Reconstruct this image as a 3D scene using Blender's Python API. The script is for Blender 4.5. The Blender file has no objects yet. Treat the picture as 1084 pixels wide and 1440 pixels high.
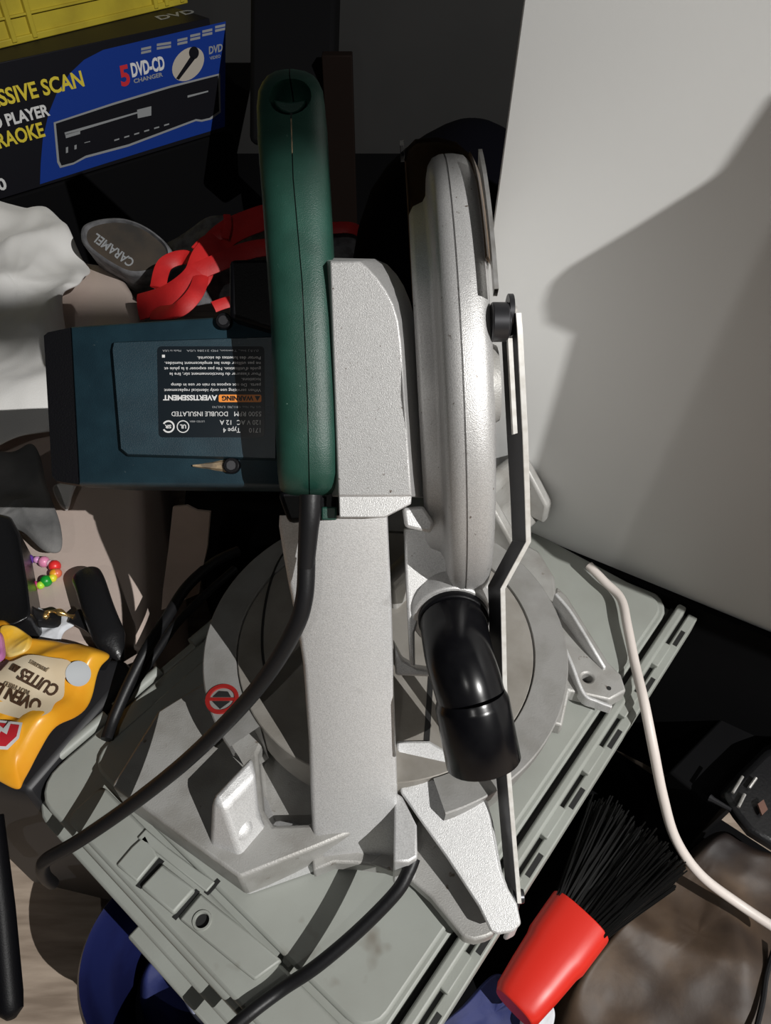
import bpy, bmesh, math, random
from mathutils import Vector, Matrix
random.seed(7)
V = Vector
scene = bpy.context.scene
COL = scene.collection

# ---------------------------------------------------------------- camera
PITCH = math.radians(46); FPX = 1040.0; CU, CV = 542.0, 720.0
CAM = V((0, 0, .92))
FW = V((0, math.cos(PITCH), -math.sin(PITCH)))
UP = V((0, math.sin(PITCH), math.cos(PITCH)))
RT = V((1, 0, 0))
cd = bpy.data.cameras.new('camera'); cd.sensor_fit = 'VERTICAL'; cd.sensor_height = 36
cd.lens = 36 * FPX / 1440; cd.clip_start = .01
cam = bpy.data.objects.new('camera', cd); COL.objects.link(cam)
cam.location = CAM; cam.rotation_euler = (math.pi / 2 - PITCH, 0, 0)
scene.camera = cam
# ---------------------------------------------------------------- world, lamps, exposure
w = bpy.data.worlds.new('room'); scene.world = w; w.use_nodes = True
w.node_tree.nodes['Background'].inputs[0].default_value = (.9, .95, 1, 1)
w.node_tree.nodes['Background'].inputs[1].default_value = .013
LAMP = V((1.55, -1.28, 2.40)); LAMP2 = V((-.2, -1.0, 2.0))
def lamp(name, loc, watts, radius, colour):
    l = bpy.data.lights.new(name, 'POINT'); l.energy = watts; l.shadow_soft_size = radius; l.color = colour
    o = bpy.data.objects.new(name, l); COL.objects.link(o); o.location = loc
lamp('ceiling_lamp', LAMP, 420, .006, (1, .985, .955))
lamp('far_ceiling_lamp', LAMP2, 11, .006, (1, .98, .94))
vs = scene.view_settings
vs.view_transform = 'Standard'; vs.look = 'None'; vs.gamma = 1; vs.exposure = 0; vs.use_curve_mapping = False

# ---------------------------------------------------------------- measuring helpers
def ray(u, v): return FW + RT * ((u - CU) / FPX) - UP * ((v - CV) / FPX)
def pz(u, v, z):
    r = ray(u, v); return CAM + r * ((z - CAM.z) / r.z)
def pd(u, v, d): return CAM + ray(u, v) * d
def onplane(u, v, p0, n):
    r = ray(u, v); return CAM + r * ((p0 - CAM).dot(n) / r.dot(n))
TC = V((0, .353, 0))
E1 = V((.629, .777, 0)).normalized(); E2 = V((.777, -.629, 0)).normalized(); EZ = V((0, 0, 1))
def ab(a, b, z): return TC + E1 * a + E2 * b + EZ * z
def lerp(a, b, t): return a + (b - a) * t
def interp(x, tab):
    if x <= tab[0][0]: return tab[0][1]
    for (x0, y0), (x1, y1) in zip(tab, tab[1:]):
        if x <= x1: return lerp(y0, y1, (x - x0) / (x1 - x0))
    return tab[-1][1]
def spline(pts, n=8, closed=False):
    P = [V(p) for p in pts]; out = []
    m = len(P); rng = range(m if closed else m - 1)
    for i in rng:
        if closed: a, b, c, d = P[(i - 1) % m], P[i], P[(i + 1) % m], P[(i + 2) % m]
        else: a, b, c, d = P[max(i - 1, 0)], P[i], P[i + 1], P[min(i + 2, m - 1)]
        for k in range(n):
            t = k / n
            out.append(.5 * (2 * b + (c - a) * t + (2 * a - 5 * b + 4 * c - d) * t * t + (3 * b - a - 3 * c + d) * t ** 3))
    if not closed: out.append(P[-1].copy())
    return out

# ---------------------------------------------------------------- mesh builder
class MB:
    def __init__(s): s.v = []; s.f = []
    def add(s, vs, fs):
        o = len(s.v); s.v += [V(p) for p in vs]; s.f += [tuple(i + o for i in f) for f in fs]; return s
    def prism(s, pts, vec):
        n = len(pts); q = [V(p) + V(vec) for p in pts]
        return s.add(list(pts) + q, [tuple(range(n)), tuple(range(2 * n - 1, n - 1, -1))] +
                     [(i, (i + 1) % n, n + (i + 1) % n, n + i) for i in range(n)])
    def loft(s, rings, caps=True, closed=True):
        n = len(rings[0]); vs = [p for r in rings for p in r]; fs = []
        for i in range(len(rings) - 1):
            for j in range(n if closed else n - 1):
                k = (j + 1) % n
                fs.append((i * n + j, i * n + k, (i + 1) * n + k, (i + 1) * n + j))
        if caps: fs += [tuple(range(n)), tuple(range((len(rings) - 1) * n, len(rings) * n))]
        return s.add(vs, fs)
    def tube(s, path, r, n=12, flat=1.0, flatdir=None, caps=True):
        P = [V(p) for p in path]; rings = []; prev = None
        for i, p in enumerate(P):
            t = (P[min(i + 1, len(P) - 1)] - P[max(i - 1, 0)]).normalized()
            if flatdir is not None: x = V(flatdir) - t * V(flatdir).dot(t)
            elif prev is None: x = t.orthogonal()
            else: x = prev - t * prev.dot(t)
            x.normalize(); prev = x; y = t.cross(x)
            rr = r[i] if isinstance(r, (list, tuple)) else r
            rings.append([p + x * (rr * flat * math.cos(a)) + y * (rr * math.sin(a)) for a in [2 * math.pi * k / n for k in range(n)]])
        return s.loft(rings, caps)
    def cyl(s, p0, p1, r0, r1=None, n=24): return s.tube([p0, p1], [r0, r0 if r1 is None else r1], n)
    def box(s, c, ax, ay, az):
        c = V(c); pts = [c - ax - ay - az, c + ax - ay - az, c + ax + ay - az, c - ax + ay - az]
        return s.prism(pts, 2 * az)
    def abox(s, a0, a1, b0, b1, z0, z1):
        return s.prism([ab(a0, b0, z0), ab(a1, b0, z0), ab(a1, b1, z0), ab(a0, b1, z0)], (0, 0, z1 - z0))
    def ball(s, c, rx, ry=None, rz=None, n=14, m=9, X=RT, Y=None, Z=None):
        ry = ry or rx; rz = rz or rx; Y = Y or V((0, 1, 0)); Z = Z or EZ; c = V(c)
        vs = [c + Z * rz]
        for i in range(1, m):
            th = math.pi * i / m
            for j in range(n):
                ph = 2 * math.pi * j / n
                vs.append(c + X * (rx * math.sin(th) * math.cos(ph)) + Y * (ry * math.sin(th) * math.sin(ph)) + Z * (rz * math.cos(th)))
        vs.append(c - Z * rz); fs = []
        for j in range(n): fs.append((0, 1 + j, 1 + (j + 1) % n))
        for i in range(m - 2):
            for j in range(n):
                a = 1 + i * n; b = 1 + (i + 1) * n; k = (j + 1) % n
                fs.append((a + j, b + j, b + k, a + k))
        L = len(vs) - 1; a = 1 + (m - 2) * n
        for j in range(n): fs.append((a + j, L, a + (j + 1) % n))
        return s.add(vs, fs)
    def lathe(s, c, axis, xdir, prof, n=96, a0=0, a1=2 * math.pi):
        """prof: (offset along the axis, radius); xdir is the direction of angle 0"""
        ax = V(axis).normalized(); x = V(xdir); x = (x - ax * x.dot(ax)).normalized(); y = ax.cross(x)
        full = abs(a1 - a0 - 2 * math.pi) < 1e-6
        rings = []
        for k in range(n if full else n + 1):
            a = a0 + (a1 - a0) * k / n
            rings.append([V(c) + ax * o + (x * math.cos(a) + y * math.sin(a)) * r for o, r in prof])
        m = len(prof); vs = [p for r in rings for p in r]; fs = []
        K = len(rings)
        for i in range(K if full else K - 1):
            j = (i + 1) % K
            for q in range(m - 1): fs.append((i * m + q, i * m + q + 1, j * m + q + 1, j * m + q))
        return s.add(vs, fs)
    def build(s, name, mat, parent=None, bevel=0, segs=2, smooth=35, subsurf=0, cutters=(), solid=0):
        me = bpy.data.meshes.new(name); bm = bmesh.new()
        vv = [bm.verts.new(p) for p in s.v]
        for f in s.f:
            try: bm.faces.new([vv[i] for i in f])
            except ValueError: pass
        bmesh.ops.remove_doubles(bm, verts=bm.verts, dist=1e-6)
        bmesh.ops.dissolve_degenerate(bm, dist=1e-7, edges=bm.edges)
        bmesh.ops.recalc_face_normals(bm, faces=bm.faces)
        bm.to_mesh(me); bm.free()
        o = bpy.data.objects.new(name, me); COL.objects.link(o)
        me.materials.append(mat)
        for c in cutters:
            m = o.modifiers.new('cut', 'BOOLEAN'); m.operation = 'DIFFERENCE'; m.solver = 'EXACT'; m.object = c
        if cutters:
            bpy.context.view_layer.update()
            dg = bpy.context.evaluated_depsgraph_get()
            nm = bpy.data.meshes.new_from_object(o.evaluated_get(dg)); o.modifiers.clear(); o.data = nm; me = nm
            nm.materials.clear(); nm.materials.append(mat)
            for p in nm.polygons: p.material_index = 0
        if solid:
            m = o.modifiers.new('solid', 'SOLIDIFY'); m.thickness = solid; m.offset = -1
        if bevel:
            m = o.modifiers.new('bevel', 'BEVEL'); m.width = bevel; m.segments = segs; m.limit_method = 'ANGLE'; m.angle_limit = math.radians(30)
        if subsurf:
            m = o.modifiers.new('sub', 'SUBSURF'); m.levels = subsurf; m.render_levels = subsurf
        if smooth:
            me.shade_smooth()
            if smooth < 180: me.set_sharp_from_angle(angle=math.radians(smooth))
        if parent:
            o.parent = parent; o.matrix_parent_inverse = parent.matrix_basis.inverted()
        else:
            xs = [v.co for v in me.vertices]
            c = V(((min(p.x for p in xs) + max(p.x for p in xs)) / 2, (min(p.y for p in xs) + max(p.y for p in xs)) / 2, min(p.z for p in xs)))
            me.transform(Matrix.Translation(-c)); o.location = c
        return o
def thing(name, label, cat, loc, group=None):
    o = bpy.data.objects.new(name, None); COL.objects.link(o); o.location = loc; o.empty_display_size = .03
    return tag(o, label, cat, group)
def tag(o, label, cat, group=None):
    o['label'] = label; o['category'] = cat
    if group: o['group'] = group
    return o
def struct(o, label, cat='wall'):
    o['kind'] = 'structure'; o['label'] = label; o['category'] = cat; return o
def lab(o, s): o['label'] = s; return o
def text_mb(mb, body, origin, X, Y, size, thick=.0003, align='LEFT', bold=0.0, shear=0.0, width=None):
    cu = bpy.data.curves.new('t', 'FONT'); cu.body = body; cu.size = size; cu.extrude = thick / 2; cu.offset = bold; cu.shear = shear
    cu.align_x = align; cu.resolution_u = 3
    ob = bpy.data.objects.new('t', cu); COL.objects.link(ob); bpy.context.view_layer.update()
    me = bpy.data.meshes.new_from_object(ob.evaluated_get(bpy.context.evaluated_depsgraph_get()))
    X = V(X).normalized(); Y = V(Y); Y = (Y - X * X.dot(Y)).normalized(); Z = X.cross(Y)
    sx = 1
    if width:
        xs = [v.co.x for v in me.vertices]; sx = width / (max(xs) - min(xs))
    mb.add([V(origin) + X * v.co.x * sx + Y * v.co.y + Z * v.co.z for v in me.vertices], [tuple(p.vertices) for p in me.polygons])
    bpy.data.objects.remove(ob); bpy.data.curves.remove(cu); bpy.data.meshes.remove(me)

# ---------------------------------------------------------------- materials
def mat(name, col, rough=.5, metal=0, col2=None, scale=30, thr=(.4, .65), bump=0, bscale=400, spec=.5, col3=None, scale3=200, thr3=(.62, .7), coat=0, sheen=0, stretch=None, alpha=1):
    m = bpy.data.materials.new(name); m.use_nodes = True; nt = m.node_tree; b = nt.nodes['Principled BSDF']
    L = nt.links.new
    b.inputs['Base Color'].default_value = (*col, 1); b.inputs['Roughness'].default_value = rough
    b.inputs['Metallic'].default_value = metal; b.inputs['Specular IOR Level'].default_value = spec
    b.inputs['Coat Weight'].default_value = coat; b.inputs['Sheen Weight'].default_value = sheen
    b.inputs['Alpha'].default_value = alpha
    tc = nt.nodes.new('ShaderNodeTexCoord'); src = tc.outputs['Object']
    if stretch:
        mp = nt.nodes.new('ShaderNodeMapping'); mp.inputs['Scale'].default_value = stretch[:3]
        if len(stretch) > 3: mp.inputs['Rotation'].default_value = (0, 0, stretch[3])
        L(src, mp.inputs[0]); src = mp.outputs[0]
    def noise(sc, detail=5):
        n = nt.nodes.new('ShaderNodeTexNoise'); n.inputs['Scale'].default_value = sc; n.inputs['Detail'].default_value = detail
        L(src, n.inputs['Vector']); return n.outputs['Fac']
    def mask(fac, t):
        r = nt.nodes.new('ShaderNodeMapRange'); r.inputs[1].default_value = t[0]; r.inputs[2].default_value = t[1]
        L(fac, r.inputs[0]); return r.outputs[0]
    def mix(fac, a, c):
        x = nt.nodes.new('ShaderNodeMix'); x.data_type = 'RGBA'; L(fac, x.inputs['Factor'])
        if isinstance(a, tuple): x.inputs['A'].default_value = (*a, 1)
        else: L(a, x.inputs['A'])
        x.inputs['B'].default_value = (*c, 1); return x.outputs['Result']
    out = col
    if col2: out = mix(mask(noise(scale), thr), out, col2)
    if col3: out = mix(mask(noise(scale3, 3), thr3), out, col3)
    if not isinstance(out, tuple): L(out, b.inputs['Base Color'])
    if bump:
        bp = nt.nodes.new('ShaderNodeBump'); bp.inputs['Strength'].default_value = bump; bp.inputs['Distance'].default_value = .001
        L(noise(bscale, 3), bp.inputs['Height']); L(bp.outputs[0], b.inputs['Normal'])
    return m
M = {}
M['alu'] = mat('cast_aluminium', (.55, .55, .55), .46, .42, (.69, .69, .69), 1100, thr=(.36, .62), bump=.3, bscale=1500, col3=(.30, .29, .28), scale3=30, thr3=(.60, .85))  # fine pale noise also paints specular sparkle into the colour
M['alu_grain'] = mat('grainy_cast_aluminium', (.44, .435, .43), .42, .45, (.58, .575, .57), 1500, thr=(.36, .62), bump=.28, bscale=1700, col3=(.13, .10, .08), scale3=260, thr3=(.69, .76))  # dark pits; the pale grain also imitates specular sparkle
M['alu_base'] = mat('dull_cast_aluminium', (.40, .395, .38), .5, .3, (.31, .30, .28), 35, bump=.3, bscale=900, col3=(.15, .12, .09), scale3=120, thr3=(.68, .76))
M['table'] = mat('worn_table_aluminium', (.36, .34, .31), .45, .35, (.28, .26, .23), 30, bump=.15, bscale=600)
M['ring'] = mat('turntable_ring', (.34, .335, .325), .5, .35, (.28, .275, .26), 40, bump=.2, bscale=700)
M['steel'] = mat('bright_steel', (.75, .74, .72), .32, .75, (.55, .53, .5), 120)
M['bar'] = mat('link_bar_steel', (.78, .77, .74), .4, .2, (.66, .64, .6), 200)
M['dark_steel'] = mat('dark_steel', (.06, .06, .065), .35, .7)
M['green'] = mat('green_plastic', (.012, .050, .036), .42, 0, (.015, .062, .045), 60, bump=.25, bscale=1600, col3=(.10, .17, .14), scale3=420, thr3=(.72, .8))  # pale specks paint the highlight's sparkle into the plastic colour
M['teal'] = mat('teal_plastic', (.009, .025, .036), .42, 0, (.012, .033, .046), 50, bump=.2, bscale=1500, col3=(.09, .11, .12), scale3=260, thr3=(.74, .8))
M['black'] = mat('black_plastic', (.003, .003, .004), .45, spec=.15, bump=.15, bscale=900)
M['chute'] = mat('glossy_black_plastic', (.003, .003, .004), .24, spec=.3, col2=(.006, .006, .007), scale=60)
M['rubber'] = mat('black_rubber', (.008, .008, .009), .45, spec=.3, bump=.1, bscale=500)
M['label'] = mat('black_label', (.006, .010, .014), .3, spec=.25)
M['ink'] = mat('white_ink', (.62, .62, .62), .5)
M['inkdim'] = mat('grey_ink', (.25, .26, .27), .5)
M['orange'] = mat('orange_ink', (.75, .24, .03), .5)
M['tan'] = mat('worn_tan', (.30, .22, .13), .7, col2=(.12, .09, .06), scale=200)
M['smoke'] = mat('smoky_brown_plastic', (.13, .08, .038), .35, alpha=.88)
M['case'] = mat('grey_case_plastic', (.30, .315, .29), .5, 0, (.27, .28, .255), 14, bump=.08, bscale=700, col3=(.17, .155, .13), scale3=26, thr3=(.68, .78))
M['caseblk'] = mat('case_groove', (.012, .012, .012), .6)
M['red_emblem'] = mat('red_emblem', (.26, .012, .010), .5)  # red darkened in place of the shade over the emblem
M['wallp'] = mat('white_panel', (.74, .745, .735), .5, 0, (.71, .715, .705), 3, bump=.05, bscale=300)
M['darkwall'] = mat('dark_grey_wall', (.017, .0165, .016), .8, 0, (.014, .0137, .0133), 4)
M['floor'] = mat('wood_planks', (.42, .34, .27), .5, 0, (.22, .17, .13), 9, stretch=(1.2, 9, 1, -.89), thr=(.35, .7))
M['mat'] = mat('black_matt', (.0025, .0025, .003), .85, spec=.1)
M['blackgrey'] = mat('black_satin', (.014, .014, .016), .5)
M['yellow'] = mat('yellow_crate_plastic', (.45, .36, .03), .5, 0, (.36, .28, .025), 12)
M['cardblk'] = mat('printed_black_card', (.006, .006, .009), .5, spec=.2)
M['cardblue'] = mat('printed_blue_card', (.006, .032, .22), .5, spec=.25)
M['cardyel'] = mat('printed_yellow', (.62, .50, .04), .5)
M['cardred'] = mat('printed_red', (.50, .02, .03), .5)
M['shirt'] = mat('white_cotton', (.80, .79, .77), .85, 0, (.72, .71, .69), 8, bump=.3, bscale=700, sheen=.2)
M['sofa'] = mat('beige_faux_leather', (.57, .47, .415), .42, 0, (.52, .42, .37), 8, bump=.15, bscale=250, col3=(.14, .09, .08), scale3=22, thr3=(.72, .77))
M['greycloth'] = mat('grey_cloth', (.20, .195, .19), .85, 0, (.10, .10, .10), 14, bump=.3, bscale=500)
M['redcloth'] = mat('red_nylon', (.58, .018, .018), .55, 0, (.42, .010, .012), 22, bump=.2, bscale=300)
M['bagcloth'] = mat('grey_mesh_cloth', (.17, .17, .18), .85, 0, (.08, .08, .085), 60, bump=.3, bscale=900)
M['leather'] = mat('black_leather', (.010, .010, .011), .32, 0, bump=.25, bscale=350)
M['gold'] = mat('gold_metal', (.80, .52, .20), .25, .9)
M['tissue'] = mat('white_tissue', (.62, .64, .68), .9, bump=.5, bscale=120)
M['chips'] = mat('orange_foil_bag', (.72, .30, .015), .33, 0, (.78, .40, .03), 14, bump=.25, bscale=60)
M['cream'] = mat('cream_print', (.70, .60, .44), .4, 0, (.62, .50, .34), 18)
M['brown'] = mat('brown_print', (.06, .03, .015), .5)
M['silverdot'] = mat('silver_print', (.50, .52, .54), .4)
M['pink'] = mat('pink_wrapper', (.55, .22, .42), .45, 0, (.35, .10, .28), 30)
M['redbrush'] = mat('red_plastic', (.62, .020, .010), .4)
M['bristle'] = mat('black_bristle', (.003, .003, .003), .5, spec=.15)
M['cablew'] = mat('white_cable', (.66, .60, .56), .45)
M['brownbag'] = mat('brown_worn_leather', (.035, .022, .015), .55, 0, (.12, .078, .048), 11, bump=.4, bscale=60, col3=(.016, .011, .010), scale3=7, thr3=(.46, .62), spec=.35)
M['navy'] = mat('navy_plastic', (.010, .014, .07), .35, 0, (.008, .010, .05), 20)
M['bluecloth'] = mat('blue_cloth', (.012, .02, .11), .7, 0, (.008, .012, .06), 25, bump=.3, bscale=200)
M['cardboard'] = mat('beige_cardboard', (.42, .33, .28), .8, 0, (.36, .28, .235), 20)
M['wood'] = mat('dark_brown_wood', (.006, .003, .002), .8, spec=.1)
def plain(name, c): return mat(name, c, .35)

# ================================================================ SETTING
o = MB().prism([V((-2.2, -3.2, 0)), V((2.6, -3.2, 0)), V((2.6, 2.6, 0)), V((-2.2, 2.6, 0))], (0, 0, -.05)).build('floor', M['floor'], smooth=0)
struct(o, 'brown wood plank floor seen at the lower left', 'floor')
# white panel standing behind the tool case: parallel to the short side of the case
PA = .262
pn = E1.copy()
pw0 = pz(770, 758, .32); pw1 = pz(862, 798, .32)
pdir = (pz(1000, 852, .32) - pw0); pdir.z = 0; pdir.normalize(); pn = V((-pdir.y, pdir.x, 0))
if pn.y < 0: pn = -pn
def wallpt(u, v): return onplane(u, v, pw0, pn)
e_t = wallpt(735, 0); e_b = wallpt(690, 330)
s_edge = (((e_t + e_b) / 2) - pw0).dot(pdir)
lean = ((e_t - e_b).dot(pdir)) / (e_t.z - e_b.z)
def wp(s, z, back=0): return pw0 * 1 + pdir * s + pn * back + EZ * (z - pw0.z)
ze = (e_t.z + e_b.z) / 2
q = [wp(s_edge + lean * (0 - ze), 0), wp(1.6, 0), wp(1.6, 1.02), wp(s_edge + lean * (1.02 - ze), 1.02)]
o = MB().prism(q, pn * .03).build('wall_right', M['wallp'], bevel=.002)
struct(o, 'plain white wall panel behind and to the right of the saw')
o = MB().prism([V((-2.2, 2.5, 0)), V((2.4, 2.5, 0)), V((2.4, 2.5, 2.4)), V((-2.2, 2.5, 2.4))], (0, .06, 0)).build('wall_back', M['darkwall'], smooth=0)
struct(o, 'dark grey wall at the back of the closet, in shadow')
o = MB().prism([wp(s_edge + .01, 0, -.0005), wp(1.6, 0, -.0005), wp(1.6, .318, -.0005), wp(s_edge + .01, .318, -.0005)], pn * -.008).build('baseboard_right', M['mat'], smooth=0); struct(o, 'black base strip below the white wall panel', 'baseboard')

# ================================================================ TOOL CASE (saw stands on its lid)
case = thing('tool_case', 'large grey plastic tool case with hinged lid, lying flat under the mitre saw', 'tool case', ab(0, 0, .172))
LA0, LA1, LB0, LB1 = -.257, .268, -.175, .186
def rrect(a0, a1, b0, b1, z, r, n=5):
    out = []
    for (ca, cb, s) in ((a1 - r, b1 - r, 0), (a0 + r, b1 - r, 1), (a0 + r, b0 + r, 2), (a1 - r, b0 + r, 3)):
        for k in range(n + 1):
            t = math.pi / 2 * (s + k / n); out.append(ab(ca + r * math.cos(t), cb + r * math.sin(t), z))
    return out
body = MB().prism(rrect(LA0 + .012, LA1 - .004, LB0 + .012, LB1 - .008, .172, .03), (0, 0, .113))
body.prism(rrect(LA0 - .008, LA1, LB0 - .006, LB1 + .003, .283, .03), (0, 0, .009))
body.build('case_body', M['case'], case, bevel=.002)
lid = MB().prism(rrect(LA0, LA1, LB0, .1625, .2935, .028), (0, 0, .0205))
lid.prism(rrect(LA0 + .045, LA1 - .012, LB0 + .02, .158, .3135, .02), (0, 0, .0065))       # raised centre
lid.prism(rrect(LA0 + .004, LA1, LB0 + .004, .1775, .2925, .02), (0, 0, .008))
lid.abox(LA0 + .01, LA1 - .004, .1675, .1765, .2995, .3195)
lid.prism(rrect(LA0 + .004, LA0 + .040, -.128, .155, .313, .008), (0, 0, .007))
lid.build('lid', M['case'], case, bevel=.0025)
g = MB(); g.abox(LA0 + .012, LA1 - .006, .1628, .1673, .300, .3085); g.abox(LA0 + .012, LA1 - .006, .1768, .180, .292, .3085)
lab(g.build('lid_groove', M['caseblk'], case, smooth=0), 'dark groove along the hinge edge')
rim = MB(); rim.abox(LA0 + .004, LA1 - .004, .180, .1895, .290, .3125); rim.build('hinge_rail', M['case'], case, bevel=.0015)
for i in range(7):
    a = -.225 + i * .068
    h = MB(); h.abox(a, a + .03, .1755, .183, .306, .3165); h.build('hinge_knuckle', M['case'], case, bevel=.001)
    h = MB(); h.abox(a + .035, a + .056, .183, .187, .3122, .3130); h.build('hinge_slot', M['caseblk'], case, smooth=0)
# left edge hinges
lr = MB(); lr.abox(LA0 + .03, LA1 - .01, -.186, -.178, .288, .309); lr.build('side_rail', M['case'], case, bevel=.002)
for a in (-.225, -.165, -.075, .02):
    h = MB(); h.tube([ab(a, -.183, .311), ab(a + .05, -.183, .311)], .0055, 12); h.build('hinge_knuckle', M['case'], case, smooth=40)
# near edge: latch, plate with hole, carry handle, side bracket
def slab(px, z, t): return MB().prism([pz(u, v, z) for u, v in px], (0, 0, -t))
lt = slab([(228, 1214), (274, 1250), (243, 1285), (197, 1247)], .3255, .010).build('latch', M['case'], case, bevel=.002)
slab([(224, 1206), (231, 1211), (198, 1250), (191, 1246)], .3208, .002).build('latch_gap', M['caseblk'], case, smooth=0)
slab([(276, 1250), (281, 1254), (247, 1294), (242, 1290)], .3208, .002).build('latch_gap', M['caseblk'], case, smooth=0)
slab([(306, 1235), (310, 1239), (292, 1259), (287, 1255)], .3208, .002).build('latch_gap', M['caseblk'], case, smooth=0)
hc = pz(285, 1296, .322)
cut = MB().cyl(hc - EZ * .02, hc + EZ * .02, .0052, n=20).build('cutter', M['case'])
p = slab([(282, 1256), (336, 1300), (396, 1350), (358, 1378), (330, 1356), (252, 1292)], .3245, .008).build('hasp_plate', M['case'], case, bevel=.0015, cutters=[cut])
bpy.data.objects.remove(cut)
MB().lathe(hc + EZ * .0025, EZ, RT, [(0, .005), (.0012, .0054), (.0012, .0068), (0, .0072)], 24).build('padlock_eye', M['case'], case)
MB().cyl(hc - EZ * .0006, hc - EZ * .0001, .0052).build('padlock_hole', M['caseblk'], case)
slab([(205, 1165), (236, 1192), (276, 1222), (302, 1240), (290, 1254), (225, 1202), (193, 1178)], .3225, .004).build('latch_base', M['case'], case, bevel=.001)
slab([(185, 1190), (205, 1172), (222, 1204), (192, 1240), (163, 1216)], .3225, .005).build('latch_base', M['case'], case, bevel=.0015)
br = MB()
br.prism([pz(158, 1226, .285), pz(200, 1262, .285), pz(204, 1290, .285), pz(165, 1252, .285)], (0, 0, -.045)); br.build('handle_bracket', M['case'], case, bevel=.002)
hd = MB().prism([ab(LA0 - .004, -.035, .262), ab(LA0 - .018, -.035, .262), ab(LA0 - .018, .078, .262), ab(LA0 - .004, .078, .262)], (0, 0, .018))
hd.build('carry_handle', M['case'], case, bevel=.002)
# ---------------------------------------------------------------- things under / round the case come later

# ================================================================ MITRE SAW
saw = thing('mitre_saw', 'aluminium mitre saw with green handle and teal motor standing on the grey case', 'saw', ab(0, 0, .32))
ZT = .40
# --- base casting
bs = MB()
left = [(-.217, -.098), (-.153, -.121), (-.112, -.112), (-.06, -.12), (.02, -.12), (.06, 0), (.0, .10), (-.10, .085), (-.15, .058), (-.201, .029)]
bs.prism([ab(a, b, .3215) for a, b in left], (0, 0, .0385))
right = [(.02, -.12), (.16, -.12), (.212, -.09), (.215, .03), (.195, .06), (.15, .09), (.05, .13), (-.02, .05)]
MB().prism([ab(a, b, .3215) for a, b in right], (0, 0, .022)).build('base_wing', M['alu_base'], saw, bevel=.003)
foot = [(.05, .118), (.10, .10), (.19, .066), (.186, .080), (.142, .148), (.138, .162), (.126, .173), (.108, .166), (.094, .134), (.06, .146)]
cut = MB().prism([pz(u, v, .36) for u, v in ((362, 1060), (370, 1138), (384, 1160), (438, 1158), (470, 1060), (440, 1000), (385, 1010))], (0, 0, .06)).build('cutter', M['alu_base'])
cut.location.z = .336
bs.build('base', M['alu_base'], saw, bevel=.0025, cutters=[cut]); bpy.data.objects.remove(cut)
cut = MB().cyl(ab(.116, .140, .30), ab(.116, .140, .36), .0048, n=20).build('cutter', M['alu_base'])
MB().prism([ab(a, b, .3215) for a, b in foot], (0, 0, .0165)).build('foot', M['alu_base'], saw, bevel=.002, cutters=[cut]); bpy.data.objects.remove(cut)
MB().cyl(ab(.116, .140, .3216), ab(.116, .140, .3225), .0048).build('bolt_hole', M['caseblk'], saw)
MB().cyl(ab(.118, .160, .338), ab(.118, .160, .3384), .002).build('screw_hole', M['caseblk'], saw)
rb = MB()
for line in ([(781, 834, .360), (800, 856, .358), (818, 884, .355), (836, 914, .349), (851, 939, .341)], [(792, 905, .352), (805, 935, .350), (821, 974, .344), (840, 985, .342), (861, 993, .341)]):
    pts = spline([pz(*q) for q in line], 6)
    rings = []
    for i, p in enumerate(pts):
        t = pts[min(i + 1, len(pts) - 1)] - pts[max(i - 1, 0)]; t.z = 0; t.normalize(); sd_ = V((-t.y, t.x, 0)) * .0017
        lo = V((p.x, p.y, .330)); rings.append([lo - sd_, lo + sd_, p + sd_, p - sd_])
    rb.loft(rings)
rb.build('foot_rib', M['alu'], saw, bevel=.001)
# --- turntable
tcn = ab(0, 0, 0)
q0 = pz(606, 1085, ZT) - TC; q1 = pz(338, 1040, ZT) - TC
an0 = math.atan2(q0.y, q0.x); an1 = math.atan2(q1.y, q1.x)
if an0 > 0: an0 -= 2 * math.pi
while an1 < an0: an1 += 2 * math.pi
MB().lathe(tcn, EZ, RT, [(.345, .1232), (.345, .143), (.378, .146), (.385, .150), (.399, .151), (.400, .150), (.400, .1245), (.399, .1238), (.345, .1232)], 96, an0, an1 if an1 - an0 > 3.2 else an0 + 4.2).build('turntable_ring', M['ring'], saw)
MB().lathe(tcn, EZ, RT, [(.360, 0), (.360, .1225), (.3985, .1229), (.3993, .1222), (.3993, 0)], 96).build('turntable', M['table'], saw)
k = MB()
for s in (-.004,):
    d = V((.10, 1, 0)).normalized(); n = V((1, -.1, 0)).normalized()
    k.box(tcn + EZ * .3994 + V((.04, 0, 0)), d * .095, n * .0022, EZ * .0003)
lab(k.build('kerf_slot', M['caseblk'], saw), 'dark kerf slot in the table'); k = MB()
arc = [tcn + V((-.085 + .02 * math.cos(t), .03 + .075 * math.sin(t), .3995)) for t in [math.pi * (.62 + .76 * i / 20) for i in range(21)]]
k.tube(arc, .0012, 6)
lab(k.build('scale_line', M['caseblk'], saw), 'dark curved scale line on the table')
# red emblem on the ring
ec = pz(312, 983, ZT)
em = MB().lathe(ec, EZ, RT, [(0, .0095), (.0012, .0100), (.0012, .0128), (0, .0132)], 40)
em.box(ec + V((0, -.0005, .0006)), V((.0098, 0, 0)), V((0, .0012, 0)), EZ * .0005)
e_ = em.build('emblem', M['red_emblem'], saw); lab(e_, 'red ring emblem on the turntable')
t = MB(); t.prism([ec + V((-.007, -.0025, .0004)), ec + V((.007, -.0025, .0004)), ec + V((0, -.009, .0004))], (0, 0, .0006)); t.prism([ec + V((-.007, .0015, .0004)), ec + V((.007, .0015, .0004)), ec + V((.004, .006, .0004)), ec + V((-.003, .0065, .0004))], (0, 0, .0006)); t.build('emblem_mark', M['caseblk'], e_, smooth=0)
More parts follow.
